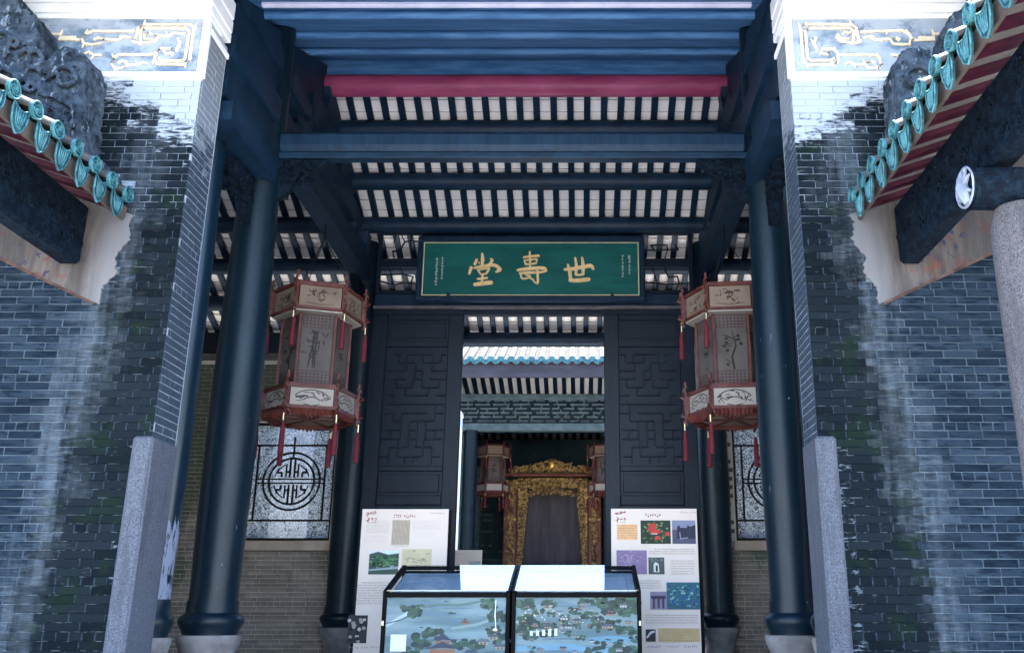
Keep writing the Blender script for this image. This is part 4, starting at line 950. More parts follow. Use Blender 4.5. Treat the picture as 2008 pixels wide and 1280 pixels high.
# ------------------------------------------------------------------ palace lanterns
def hexp(r, a0=0.): return [(r * math.cos(a0 + k * math.pi / 3), r * math.sin(a0 + k * math.pi / 3)) for k in range(6)]
def lantern(x, y, zc_, rz, label, seed, S=1.0, detail=True, group='large palace lanterns'):
    rnd = random.Random(seed); t = thing('palace_lantern', label, 'lantern', (0, 0, 0), group, 'thing')
    def frame_ring(r, z0, z1, w, name, inset, mat_panel, kind):
        P = hexp(r)
        fr = MB()
        for k in range(6):
            a, b = Vector((*P[k], 0)), Vector((*P[(k + 1) % 6], 0)); fr.bar(a + Vector((0, 0, z0)), a + Vector((0, 0, z1)), w, w)
            for zz in (z0 + w / 2, z1 - w / 2): fr.bar(a + Vector((0, 0, zz)), b + Vector((0, 0, zz)), w * .8, w)
        fo = obj(name, fr, m_lred, t)
        for k in range(6):
            a, b = Vector((*P[k], 0)), Vector((*P[(k + 1) % 6], 0)); m = (a + b) / 2; nrm = Vector((m.x, m.y, 0)).normalized(); u = b - a
            o = a * .995 - nrm * .012 * S
            pm = MB(); q = [o + u * .05 + Vector((0, 0, z0 + w)), o + u * .95 + Vector((0, 0, z0 + w)), o + u * .95 + Vector((0, 0, z1 - w)), o + u * .05 + Vector((0, 0, z1 - w))]
            pm.add(q + [v - nrm * .006 for v in q], [(0, 1, 2, 3), (7, 6, 5, 4), (0, 4, 5, 1), (1, 5, 6, 2), (2, 6, 7, 3), (3, 7, 4, 0)])
            po = obj('panel', pm, mat_panel, fo)
            if not detail and kind != 'mid': continue
            L = u.length; H = z1 - z0; cv_ = Canvas(o + Vector((0, 0, z0)), u.normalized(), (0, 0, 1), nrm, .002); asp = 1
            if kind == 'fan':
                ink = PC((.05, .045, .045)) if seed % 2 == 0 else PC((.13, .05, .03)); mz = H * .22; R1, R2 = L * .36, L * .17
                for a0 in range(12):
                    t0, t1 = R(35 + a0 * 9.2), R(35 + (a0 + 1) * 9.2)
                    for ra in (R1, R2): cv_.stroke([(L / 2 + ra * 1.15 * math.cos(q_), mz + ra * 1.15 * math.sin(q_) * .72) for q_ in (t0, t1)], .014 * S, ink, taper=False)
                    if rnd.random() < .85:
                        rr = rnd.uniform(R2, R1); cv_.up() if a0 == 0 else None
                        cv_.stroke([(L / 2 + rr * 1.1 * math.cos(t0), mz + rr * .75 * math.sin(t0)), (L / 2 + (rr + .03 * S) * 1.1 * math.cos(t1 + .1), mz + (rr + .02 * S) * .75 * math.sin(t1 + .1))], rnd.uniform(.012, .03) * S, ink)
                for sg in (-1, 1):
                    cv_.stroke([(L / 2 + sg * R2 * .95, mz + R2 * .4), (L / 2 + sg * R1 * .98, mz + R1 * .45)], .014 * S, ink)
                    for _ in range(3): cv_.stroke([(L / 2 + sg * L * rnd.uniform(.2, .34), mz + rnd.uniform(0, .1) * S), (L / 2 + sg * L * rnd.uniform(.28, .4), mz + rnd.uniform(0, .12) * S)], .012 * S, ink)
                cv_.stroke([(L / 2 - R2, mz * .9), (L / 2, mz * .55), (L / 2 + R2, mz * .9)], .014 * S, ink)
            elif kind == 'top':
                ink = PC((.045, .026, .016))
                for _ in range(26):
                    px, pz = rnd.gauss(L / 2, L * .16), rnd.uniform(.25, .75) * H; a = rnd.uniform(0, 6)
                    cv_.stroke([(px + math.cos(a + q * .8) * .03 * S, pz + math.sin(a + q * .8) * .022 * S) for q in range(4)], rnd.uniform(.008, .018) * S, ink)
                cv_.stroke([(L * .2, H * .25), (L * .5, H * .2), (L * .8, H * .25)], .01 * S, ink)
            else:
                grid = PC((.07, .022, .022)); ink = PC((.022, .013, .010))
                for za, zb2 in ((.06, .22), (.78, .94)):
                    for q in range(8): cv_.rect(L * (.07 + q * .108), H * za, L * (.07 + q * .108) + .008 * S, H * zb2, grid)
                    for q in range(5): cv_.rect(L * .07, H * (za + q * (zb2 - za) / 4.), L * .93, H * (za + q * (zb2 - za) / 4.) + .008 * S, grid)
                cv_.up()
                kk = (k + seed) % 3
                if kk == 0:
                    for q in range(3):
                        px = L * rnd.uniform(.3, .65); cv_.stroke([(px, H * .26), (px + rnd.uniform(-.03, .05), H * .45), (px + rnd.uniform(-.05, .07), H * .66), (px + rnd.uniform(-.05, .08), H * .74)], .02 * S, ink)
                    for q in range(16):
                        px, pz, a = L * rnd.uniform(.25, .75), H * rnd.uniform(.32, .74), rnd.uniform(-.5, 3.6); cv_.stroke([(px, pz), (px + math.cos(a) * .05 * S, pz + math.sin(a) * .04 * S), (px + math.cos(a) * .1 * S, pz + math.sin(a) * .09 * S)], [.004, .02, .003], ink)
                elif kk == 1:
                    for q in range(2):
                        pz = H * (.64 - q * .16)
                        for _ in range(7): cv_.stroke([(L * .5 + rnd.uniform(-.07, .05), pz + rnd.uniform(-.06, .06)), (L * .5 + rnd.uniform(-.05, .09), pz + rnd.uniform(-.06, .06))], .02 * S, ink)
                    cv_.stroke([(L * .45, H * .32), (L * .47, H * .28)], .02 * S, ink); cv_.stroke([(L * .55, H * .31), (L * .54, H * .28)], .02 * S, ink)
                else:
                    cv_.stroke([(L * .55, H * .24), (L * .5, H * .4), (L * .62, H * .55), (L * .52, H * .74)], [.03, .028, .02, .01], ink)
                    for q in range(9):
                        pz = H * rnd.uniform(.3, .72); cv_.stroke([(L * .54, pz), (L * rnd.uniform(.2, .85), pz + rnd.uniform(-.02, .1))], .012 * S, ink); cv_.blob(L * rnd.uniform(.25, .8), pz, .03 * S, .025 * S, ink, 7)
            if cv_.mb.f: cv_.build('panel_picture', fo, 'stuff')
    rT, rM, rB = .61 * S, .46 * S, .61 * S
    frame_ring(rT, 1.50 * S, 1.87 * S, .035 * S, 'upper_tier', 0, m_silk, 'top'); frame_ring(rM, .44 * S, 1.52 * S, .035 * S, 'body_frame', 0, m_pane, 'mid'); frame_ring(rB, .14 * S, .46 * S, .04 * S, 'lower_tier', 0, m_silk2, 'fan')
    # cream soffits and lids
    def plate(r0, r1, z, th, nm, m):
        mb = MB(); A, B = hexp(r0), hexp(r1); vs = [(*p, z) for p in A] + [(*p, z) for p in B] + [(*p, z + th) for p in A] + [(*p, z + th) for p in B]; fs = []
        for k in range(6):
            j = (k + 1) % 6; fs += [(k, j, 6 + j, 6 + k), (12 + k, 18 + k, 18 + j, 12 + j), (6 + k, 6 + j, 18 + j, 18 + k), (k, 12 + k, 12 + j, j)]
        mb.add(vs, fs); return obj(nm, mb, m, t)
    plate(.30 * S, .60 * S, 1.475 * S, .02 * S, 'upper_soffit', m_silk2); plate(.05 * S, .60 * S, 1.87 * S, .03 * S, 'lid', m_lred); plate(.2 * S, .60 * S, .465 * S, .02 * S, 'shoulder', m_lred)
    bt = plate(.02 * S, .56 * S, .10 * S, .012 * S, 'bottom_plate', m_silk)
    sl = MB(); P = hexp(.55 * S)
    for k in range(3): sl.bar((*P[k], .092 * S), (*P[k + 3], .092 * S), .04 * S, .015 * S)
    for k in range(6): sl.bar((*P[k], .085 * S), (*P[(k + 1) % 6], .085 * S), .06 * S, .07 * S)
    obj('bottom_slats', sl, m_lred, t)
    # carved fringe below each lower face and corner wings with tassels
    P = hexp(rB); fg = MB()
    for k in range(6):
        a, b = Vector((*P[k], 0)), Vector((*P[(k + 1) % 6], 0))
        for q in range(11):
            c = a + (b - a) * ((q + .5) / 11.); fg.tube([(c.x, c.y, .14 * S), (c.x * .97, c.y * .97, (.05 + .035 * abs(q - 5) / 5.) * S), (c.x * .93, c.y * .93, (.02 + .04 * abs(q - 5) / 5.) * S)], [.03 * S, .028 * S, .012 * S], 5)
    obj('carved_fringe', fg, m_lred, t)
    for r_, z0, z1, tz, tl_ in ((rT, 1.42, 1.94, 1.40, .40), (rB, .03, .54, .0, .42)):
        P = hexp(1.0)
        for k in range(6):
            d = Vector((*P[k], 0)); wg = MB(); p0 = d * (r_ + .01)
            for q in range(7):
                z = z0 + (z1 - z0) * q / 6.; ro = .05 + .035 * math.sin(q * 1.9); wg.tube([tuple(p0 + Vector((0, 0, z * S))), tuple(p0 + d * ro * S + Vector((0, 0, (z + .05) * S))), tuple(p0 + d * (ro * .6) * S + Vector((0, 0, (z + .09) * S)))], .020 * S, 5)
            wg.bar(p0 + d * .02 * S + Vector((0, 0, z0 * S)), p0 + d * .02 * S + Vector((0, 0, z1 * S)), .02 * S, .03 * S)
            obj('corner_wing', wg, m_lred, t)
            c = d * (r_ + .05 * S); ts = obj('tassel', MB().lathe([(.010 * S, 0), (.028 * S, -.05 * S), (.026 * S, -.09 * S), (.034 * S, -.14 * S), (.038 * S, -tl_ * S)], (c.x + rnd.uniform(-.01, .01), c.y, tz * S - .04 * S), 9), m_tassel, t)
            obj('tassel_cord', MB().lathe([(.008, 0), (.008, .14 * S)], (c.x, c.y, tz * S - .05 * S), 6), m_brass, ts)
    hg = MB()
    for k in (0, 2, 4): hg.tube([(*hexp(.5 * S)[k], 1.9 * S), (0, 0, 2.75 * S)], .007, 5)
    hg.tube([(0, 0, 2.75 * S), (0, 0, 2.95 * S)], .012, 6); obj('hanger', hg, m_lead, t)
    t.location = (x, y, zc_ + E); t.rotation_euler = (0, 0, R(rz)); LOC[t] = (x, y, zc_)
    return t
lantern(X0 - 2.86, 12.4, 2.42, 18, 'red hexagonal palace lantern hanging left of the doorway beside the large column', 2)
lantern(X0 + 2.90, 12.4, 2.42, -6, 'red hexagonal palace lantern hanging right of the doorway, half behind the large column', 4)

# ------------------------------------------------------------------ information boards
def board(xa, xb, ztop, seed, label):
    rnd = random.Random(seed); random.seed(seed); Y = 13.0; zb_ = PLAT; t = thing('information_board', label, 'board', ((xa + xb) / 2, Y, zb_), 'information boards on the terrace', 'thing')
    obj('panel', MB().cbox(xa, Y, -.85, xb, Y + .03, ztop, .006), m_board, t)
    f = MB().box(xa + .02, Y + .031, -.84, xb + .035, Y + .06, ztop - .02); obj('backing_frame', f, m_black, t)
    ft = MB().cbox(xa - .03, Y - .2, zb_, xa + .06, Y + .3, -.853, .01); ft.cbox(xb - .06, Y - .2, zb_, xb + .03, Y + .3, -.853, .01); obj('foot', ft, m_black, t)
    W_, H = xb - xa, ztop + .85; return t, Canvas((xa, Y, ztop), (W_, 0, 0), (0, 0, -H), (0, -1, 0)), W_, H
INK, RED, GREY = PC((.10, .08, .08)), PC((.25, .03, .04)), PC((.32, .29, .28))
def logo(c, asp):
    for q in range(5): c.text(.04 + q * .024, .04 + q * .024 + .03, .022 - q * .003, .020, RED, .1, asp)
    c.stroke([(.065, .052), (.085, .058), (.07, .075), (.08, .085)], .012, RED, asp); c.stroke([(.05, .07), (.10, .065)], .008, RED, asp)
    c.text(.105, .19, .055, .018, RED, .15, asp); c.rect(.105, .081, .175, .083, RED)
# left board: photo px 710..880 x 997..1280 -> units of the visible 0..0.84 height
t, c, W_, H = board(-3.04, -1.845, 1.385, 5, 'white information board with a green hill photo, leaning by the left door panel'); asp = H / W_
K = 1 / 335.      # canvas v per photo pixel
def v(py): return (py - 997) * K
def u(px): return (px - 708) / 172.
logo(c, asp); c.text(.37, .62, v(1008), .022, RED, .3, 1 / asp * 1.3 * asp * .62); c.text(.78, .95, v(1004), .010, GREY, .2, asp * .6)
for k in range(7): c.text(u(718) , u(764), v(1021 + k * 3.7), .006, GREY, .3, asp * .6, first=.07 if k == 0 else 0)
for k in range(4): c.text(u(715), u(762), v(1051 + k * 3.7), .005, PC((.5, .42, .42)), .3, asp * .6)
for k in range(5): c.text(u(808), u(864), v(1021 + k * 3.7), .005, PC((.42, .40, .38)), .3, asp * .6)
for k in range(4): c.text(u(808), u(856), v(1040 + k * 4), .004, PC((.55, .52, .48)), .3, asp * .6)
c.rect(u(769), v(1019), u(805), v(1070), PC((.52, .45, .36))); c.up()
for q in range(13): c.rect(u(771 + q * 2.6), v(1021), u(771.9 + q * 2.6), v(1068), PC((.30, .24, .18)))
c.text(.39, .56, v(1071), .006, GREY, .3, asp * .6)
c.rect(u(728), v(1081), u(786), v(1128), PC((.07, .12, .10))); c.up()
c.poly([(u(728), v(1081)), (u(786), v(1081)), (u(786), v(1086)), (u(765), v(1089)), (u(745), v(1083)), (u(728), v(1088))], PC((.62, .68, .70)))
c.poly([(u(728), v(1118)), (u(760), v(1115)), (u(786), v(1112)), (u(786), v(1117)), (u(728), v(1121))], PC((.32, .40, .42)))
c.up()
for _ in range(60): c.blob(u(rnd.uniform(731, 783)), v(rnd.uniform(1091, 1112)), .022, .007, PC(random.choice(((.05, .14, .06), (.10, .22, .10), (.03, .08, .05), (.16, .28, .14)))), 7)
for _ in range(12): c.blob(u(rnd.uniform(740, 780)), v(rnd.uniform(1106, 1117)), .014, .004, PC(random.choice(((.45, .5, .42), (.3, .36, .28)))), 6)
c.rect(u(792), v(1078), u(850), v(1128), PC((.60, .52, .36))); c.up()
for _ in range(26):
    a, b = rnd.uniform(796, 842), rnd.uniform(1082, 1122); c.stroke([(u(a), v(b)), (u(a + rnd.uniform(2, 7)), v(b + rnd.uniform(-4, 4))), (u(a + rnd.uniform(4, 10)), v(b + rnd.uniform(-4, 4)))], .008, PC(random.choice(((.34, .28, .18), (.45, .36, .22), (.28, .25, .2)))), asp)
for k in range(9): c.text(u(705), u(870), v(1143 + k * 5.0), .008, PC((.20, .15, .14)), .3, asp * .6, first=.06 if k == 0 else 0)
c.rect(u(696), v(1207), u(733), v(1260), PC((.05, .05, .06))); c.up()
for _ in range(26): c.blob(u(rnd.uniform(698, 731)), v(rnd.uniform(1211, 1257)), .022, .011, PC(random.choice(((.35, .33, .3), (.02, .02, .025), (.03, .03, .035), (.5, .47, .42)))), 9, .15)
c.text(u(700), u(760), v(1266), .012, GREY, .4, asp * .6); c.build('print', t, 'stuff')
t, c, W_, H = board(.395, 1.58, 1.39, 6, 'white information board with red temple and blue lake photos, by the right door panel'); asp = H / W_
def u(px): return (px - 1198) / 170.
logo(c, asp); c.text(.37, .63, v(1007), .022, RED, .3, asp * .5); c.text(.80, .99, v(1003), .011, PC((.45, .25, .2)), .2, asp * .6)
c.rect(u(1209), v(1029), u(1250), v(1060), PC((.70, .45, .25))); c.up()
for k in range(6): c.text(u(1211), u(1249), v(1031 + k * 4.6), .007, PC((.36, .15, .10)), .3, asp * .6, first=.05 if k == 0 else 0)
c.rect(u(1256), v(1021), u(1315), v(1068), PC((.025, .05, .03))); c.up()
for _ in range(70): c.blob(u(rnd.uniform(1259, 1312)), v(rnd.uniform(1024, 1065)), .016, .006, PC(random.choice(((.05, .12, .04), (.09, .18, .06), (.02, .05, .03), (.25, .32, .16)))), 7)
c.up()
for a, b, w, h in ((1279, 1031, 9, 4), (1279, 1037, 10, 5), (1282, 1044, 9, 4), (1290, 1044, 7, 3), (1309, 1048, 6, 4), (1289, 1056, 7, 4)): c.poly([(u(a - w), v(b + h)), (u(a - w * .5), v(b - h)), (u(a + w * .5), v(b - h)), (u(a + w), v(b + h))], PC((.50, .07, .05)))
c.rect(u(1278), v(1047), u(1289), v(1049), PC((.55, .5, .5)))
c.rect(u(1318), v(1021), u(1364), v(1068), PC((.11, .11, .17))); c.up(); c.rect(u(1318), v(1021), u(1364), v(1040), PC((.27, .28, .38))); c.up()
c.poly([(u(a), v(b)) for a, b in ((1326, 1058), (1328, 1034), (1332, 1030), (1334, 1036), (1347, 1036), (1349, 1030), (1353, 1034), (1364, 1030), (1364, 1058))], PC((.045, .045, .08))); c.up(); c.stroke([(u(1333), v(1045)), (u(1334), v(1058)), (u(1349), v(1056))], .012, PC((.36, .36, .40)), asp)
for k in range(3): c.text(u(1272), u(1360), v(1078 + k * 4.3), .007, PC((.26, .2, .18)), .3, asp * .6, first=.06 if k == 0 else 0)
c.rect(u(1208), v(1081), u(1267), v(1128), PC((.28, .20, .32))); c.up()
for _ in range(60):
    a, b = rnd.gauss(1232, 9), rnd.gauss(1096, 7); c.stroke([(u(a), v(b)), (u(a + rnd.uniform(-4, 4)), v(b + rnd.uniform(-4, 4)))], .006, PC((.50, .42, .52)), asp)
c.rect(u(1270), v(1095), u(1301), v(1128), PC((.10, .11, .11))); c.up()
c.poly([(u(a), v(b)) for a, b in ((1280, 1124), (1280, 1108), (1284, 1104), (1290, 1108), (1291, 1124))], PC((.62, .62, .6))); c.up(); c.rect(u(1284), v(1111), u(1288), v(1123), PC((.03, .03, .03)))
for _ in range(20): c.blob(u(rnd.uniform(1272, 1299)), v(rnd.uniform(1097, 1105)), .012, .005, PC((.2, .22, .19)), 6)
for k in range(6): c.text(u(1313), u(1358), v(1101 + k * 5), .007, PC((.28, .22, .2)), .3, asp * .6)
for k in range(4): c.text(u(1240), u(1292), v(1140 + k * 4.5), .007, PC((.28, .22, .2)), .3, asp * .6)
c.rect(u(1304), v(1144), u(1368), v(1196), PC((.05, .16, .20))); c.up()
for _ in range(80): c.blob(u(rnd.uniform(1307, 1365)), v(rnd.uniform(1150, 1193)), .018, .008, PC(random.choice(((.04, .14, .13), (.10, .28, .28), (.03, .10, .18), (.05, .12, .34), (.25, .42, .42)))), 7)
c.rect(u(1272), v(1162), u(1304), v(1196), PC((.30, .27, .34))); c.up()
c.rect(u(1274), v(1170), u(1302), v(1176), PC((.08, .06, .12)))
for q in (1277, 1286, 1295): c.rect(u(q), v(1176), u(q + 4), v(1194), PC((.10, .07, .13)))
for k in range(4): c.text(u(1262), u(1364), v(1206 + k * 4.8), .007, PC((.28, .22, .2)), .3, asp * .6)
c.rect(u(1262), v(1234), u(1281), v(1257), PC((.04, .04, .05))); c.up(); c.stroke([(u(1264), v(1250)), (u(1272), v(1240)), (u(1279), v(1238))], .025, PC((.6, .6, .6)), asp)
c.rect(u(1286), v(1232), u(1365), v(1257), PC((.60, .45, .26))); c.up()
for k in range(6): c.text(u(1288), u(1363), v(1234 + k * 3.9), .006, PC((.32, .2, .1)), .3, asp * .6)
for a in (1265, 1300, 1334): c.text(u(a), u(a + 26), v(1264), .014, PC((.3, .27, .32)), .4, asp * .6)
c.build('print', t, 'stuff')

# ------------------------------------------------------------------ two glazed display cases
def case(xa, xb, label, scene_no):
    random.seed(60 + scene_no); rnd = random.Random(70 + scene_no)
    ya, yb, z0, z1, zr = 10.6, 11.68, PLAT, .23, .56; w = .046
    t = thing('display_case', label, 'display case', ((xa + xb) / 2, ya, z0), 'display cases on the terrace', 'thing')
    f = MB()
    for x in (xa, xb - w):
        f.cbox(x, ya, z0, x + w, ya + w, z1, .006); f.cbox(x, yb - w, z0, x + w, yb, zr - .01, .006); f.bar((x + w / 2, ya + .01, z1 - .012), (x + w / 2, yb, zr - .012), w, w)
        f.cbox(x + .002, ya + w, z0, x + w - .002, yb - w, -.55, .004)
    f.cbox(xa + w, ya, z1 - .055, xb - w, ya + w, z1, .006); f.cbox(xa + w, yb - w, zr - .05, xb - w, yb, zr - .005, .006); f.cbox(xa + w, ya, z0, xb - w, ya + w, z0 + .12, .006)
    obj('frame', f, m_black, t)
    obj('cabinet_back', MB().box(xa + w, yb - .03, z0, xb - w, yb - .01, zr - .06), m_black, t)
    obj('front_glass', MB().box(xa + w, ya + .008, z0 + .12, xb - w, ya + .014, z1 - .056), m_glass_ar, t)
    s_ = (zr - z1) / (yb - ya); g = MB()
    vs = [(xa + .03, ya + .02, z1 + .012), (xb - .03, ya + .02, z1 + .012), (xb - .03, yb - .02, z1 + .012 + s_ * (yb - ya - .04)), (xa + .03, yb - .02, z1 + .012 + s_ * (yb - ya - .04))]
    g.add(vs + [(a, b, c_ + .008) for a, b, c_ in vs], [(0, 3, 2, 1), (4, 5, 6, 7), (0, 1, 5, 4), (1, 2, 6, 5), (2, 3, 7, 6), (3, 0, 4, 7)])
    obj('top_glass', g, m_glass, t)
    # white lining board under the sloping glass, printed with a pale map and a border
    lb = MB(); vs = [(xa + w, ya + .05, z1 - .06), (xb - w, ya + .05, z1 - .06), (xb - w, yb - .05, z1 - .06 + s_ * (yb - ya - .1)), (xa + w, yb - .05, z1 - .06 + s_ * (yb - ya - .1))]
    lb.add(vs + [(a, b, c_ - .012) for a, b, c_ in vs], [(0, 1, 2, 3), (7, 6, 5, 4), (0, 4, 5, 1), (1, 5, 6, 2), (2, 6, 7, 3), (3, 7, 4, 0)])
    dl = obj('display_sheet', lb, M('pale_blue_sheet', (.36, .46, .56), (.62, .68, .74), 3, .5, .05, 40, lo=.3, hi=.7), t)
    W_ = xb - xa - 2 * w; cv = Canvas((xa + w, ya + .05, z1 - .06), (W_, 0, 0), (0, yb - ya - .1, s_ * (yb - ya - .1)), (0, -s_, 1))
    ln = PC((.12, .18, .25))
    for a in ((.06, .08, .94, .085), (.06, .9, .94, .905), (.06, .08, .064, .905), (.936, .08, .94, .905), (.08, .11, .92, .114), (.08, .87, .92, .874)): cv.rect(*a, ln)
    for _ in range(40):
        a, b = rnd.uniform(.1, .9), rnd.uniform(.15, .85); cv.stroke([(a, b), (a + rnd.uniform(-.06, .06), b + rnd.uniform(-.05, .05)), (a + rnd.uniform(-.1, .1), b + rnd.uniform(-.08, .08))], .004, PC((.28, .36, .45)))
    cv.build('sheet_print', dl)
    # the painted landscape behind the front glass
    zt, zb_ = z1 - .058, z0 + .125; bp = obj('painting', MB().box(xa + w, ya + .03, zb_, xb - w, ya + .045, zt), M('painting_ground', (.11, .165, .17), (.24, .30, .295), 2.2, .6, .03, 40, st=(.4, 1, 2.5)), t)
    Hh = zt - zb_; VH = .62 / Hh            # the photo shows the upper 0.62 m
    c = Canvas((xa + w, ya + .03, zt), (W_, 0, 0), (0, 0, -Hh), (0, -1, 0), .0009); asp = Hh / W_
    TR = [(.03, .075, .06), (.05, .11, .075), (.02, .05, .055), (.08, .15, .10)]; RF = [(.10, .12, .15), (.16, .18, .2), (.06, .08, .12)]
    def tree(x, y, r, n=9):
        for _ in range(n): c.blob(x + rnd.uniform(-r, r), y + rnd.uniform(-r, r) * .7, r * .5, r * .4, PC(rnd.choice(TR)), 8)
    def house(x, y, s, wall=(.42, .36, .28)):
        c.rect(x - s * .8, y, x + s * .8, y + s * .55, PC(wall)); c.up(); c.poly([(x - s * 1.15, y + .05 * s), (x - s * .7, y - s * .55), (x + s * .7, y - s * .55), (x + s * 1.15, y + .05 * s)], PC(rnd.choice(RF)))
        c.rect(x - s * .5, y + s * .15, x - s * .2, y + s * .5, PC((.12, .09, .08))); c.rect(x + s * .1, y + s * .15, x + s * .4, y + s * .5, PC((.14, .10, .08)))
    def boat(x, y, s): c.poly([(x - s, y), (x - s * .6, y + s * .28), (x + s * .7, y + s * .28), (x + s, y - s * .05), (x + s * .3, y + .05 * s), (x + s * .1, y - s * .25), (x - s * .4, y - s * .22)], PC((.05, .06, .07)))
    def pavilion(x, y, s, red=False):
        for q in range(2):
            yy = y + q * s * .55; k = .7 + .45 * q; c.poly([(x - s * k, yy + s * .1), (x - s * k * .55, yy - s * .05), (x, yy - s * .42), (x + s * k * .55, yy - s * .05), (x + s * k, yy + s * .1), (x, yy + .02 * s)], PC((.16, .05, .05) if red else (.05, .07, .11)))
            c.rect(x - s * k * .6, yy + s * .1, x + s * k * .6, yy + s * .36, PC((.34, .17, .10)))
    for k in range(14):      # pale mist and water lines
        y = rnd.uniform(.03, .9); x = rnd.uniform(0, .5); c.stroke([(x, y), (x + .25, y + rnd.uniform(-.01, .01)), (x + rnd.uniform(.35, .5), y)], [.004, .02, .004], PC((.17, .23, .27)), asp)
    c.up()
    if scene_no == 0:
        c.stroke([(.0, .30 * VH * 1.6), (.10, .36 * VH), (.20, .24 * VH)], .03, PC((.50, .52, .52)), asp); c.up(); c.stroke([(.0, .44 * VH), (.12, .38 * VH), (.22, .28 * VH)], .012, PC((.10, .15, .15)), asp); c.up()
        tree(.21, .24 * VH, .07, 16); tree(.27, .18 * VH, .05, 10); c.stroke([(.3, .17 * VH), (.42, .12 * VH), (.6, .13 * VH), (.8, .06 * VH)], .02, PC((.14, .2, .18)), asp)
        boat(.55, .26 * VH, .04); boat(.50, .06 * VH, .025); boat(.30, .5 * VH, .02); boat(.12, .12 * VH, .015); pavilion(.66, .38 * VH, .045, True); c.up()
        c.stroke([(.55, .52 * VH), (.75, .46 * VH), (.9, .36 * VH)], .025, PC((.30, .36, .33)), asp); c.up()
        for x, y, r_ in ((.30, .72, .08), (.40, .62, .07), (.62, .78, .06), (.75, .80, .07), (.93, .30, .07), (.90, .55, .05), (.97, .68, .06), (.85, .12, .06), (.22, .92, .06), (.5, 1.05, .07), (.1, 1.1, .08), (.8, 1.1, .1)): tree(x, y * VH, r_, 14)
        c.up(); pavilion(.48, .70 * VH, .15); c.up()
        for x, y, s in ((.72, .92, .05), (.82, .74, .05), (.90, .66, .045), (.66, .98, .04), (.96, .82, .05), (.56, 1.0, .04), (.88, .95, .05), (.3, 1.05, .05)): house(x, y * VH, s, (.45, .34, .24)); c.up()
        c.rect(.05, .62 * VH, .18, .9 * VH, PC((.66, .66, .60))); c.up(); c.rect(.03, .95 * VH, .12, 1.1 * VH, PC((.5, .48, .4)))
        c.stroke([(.915, .04 * VH), (.91, .3 * VH), (.92, .52 * VH)], .008, PC((.75, .74, .7)), asp); c.blob(.915, .54 * VH, .02, .015, PC((.75, .74, .7)))  # white streak of reflected light painted into the print
    else:
        c.stroke([(0, .42 * VH), (.12, .34 * VH), (.24, .2 * VH), (.34, .12 * VH)], .025, PC((.45, .48, .42)), asp); c.stroke([(.0, .86 * VH), (.4, .82 * VH), (.7, .9 * VH), (1, .84 * VH)], .05, PC((.22, .36, .42)), asp); c.stroke([(.6, .72 * VH), (.8, .69 * VH), (1, .72 * VH)], .05, PC((.20, .34, .40)), asp); c.up()
        for _ in range(46): tree(rnd.uniform(.02, .98), rnd.uniform(.04, 1.3) * VH, rnd.uniform(.03, .06), 9)
        for x, y, r_ in ((.13, .40, .08), (.92, .14, .10), (.80, .16, .08), (.06, .1, .07), (.88, .92, .09), (.1, .6, .07)): tree(x, y * VH, r_, 18)
        c.up()
        for k in range(34): house(rnd.uniform(.04, .96), rnd.uniform(.1, 1.25) * VH, rnd.uniform(.018, .036), rnd.choice(((.42, .38, .30), (.5, .5, .46), (.36, .26, .2)))); (c.up() if k % 9 == 0 else None)
        for _ in range(60): c.blob(rnd.uniform(.05, .7), rnd.uniform(.2, .6) * VH, .008, .006, PC(rnd.choice(((.6, .6, .56), (.4, .2, .15), (.5, .42, .25)))), 6)
        c.up(); pavilion(.78, .22 * VH, .05); pavilion(.26, .14 * VH, .03, True); boat(.76, .7 * VH, .03); boat(.88, .86 * VH, .025)
        for k in range(5): c.rect(.12 + k * .05, (.56 - .01 * k) * VH, .145 + k * .05, .64 * VH, PC((.55, .56, .55)))
    c.build('landscape_print', bp, 'stuff')
    obj('latch', MB().cbox(xa + .005 if scene_no == 0 else xb - .03, ya - .012, -.12, xa + .03 if scene_no == 0 else xb - .005, ya - .001, -.07, .003), m_brass, t)
    return t
case(-2.19, -.79, 'black-framed glass display case with a misty river painting, in front of the left door panel', 0)
case(-.775, .645, 'black-framed glass display case with a crowded village painting, beside the right information board', 1)

# ------------------------------------------------------------------ rear court side walls
for s_, lb in ((-1, 'left'), (1, 'right')):
    obj('rear_court_wall', MB().box(X0 + s_ * 7.2, 18.6, GND, X0 + s_ * 7.5, 32.3, 5.0), m_brick_far, None, (X0 + s_ * 7.3, 22, GND))['kind'] = 'structure'
    obj('rear_passage_wall', MB().box(X0 + s_ * 5.32, 23.2, GND, X0 + s_ * 7.2, 23.5, 5.0), m_brick_far, None, (X0 + s_ * 6.3, 23.2, GND))['kind'] = 'structure'
t = thing('courtyard_pier', 'sunlit white pier seen through the etched window under the left lantern', 'pier', (-6.6, 21, GND), kind='thing')
obj('shaft', MB().cbox(-6.95, 20.9, GND, -6.2, 21.3, 4.4, .01), m_white, t); obj('capping', MB().cbox(-7.0, 20.85, 4.402, -6.15, 21.35, 4.5, .01), m_white, t)
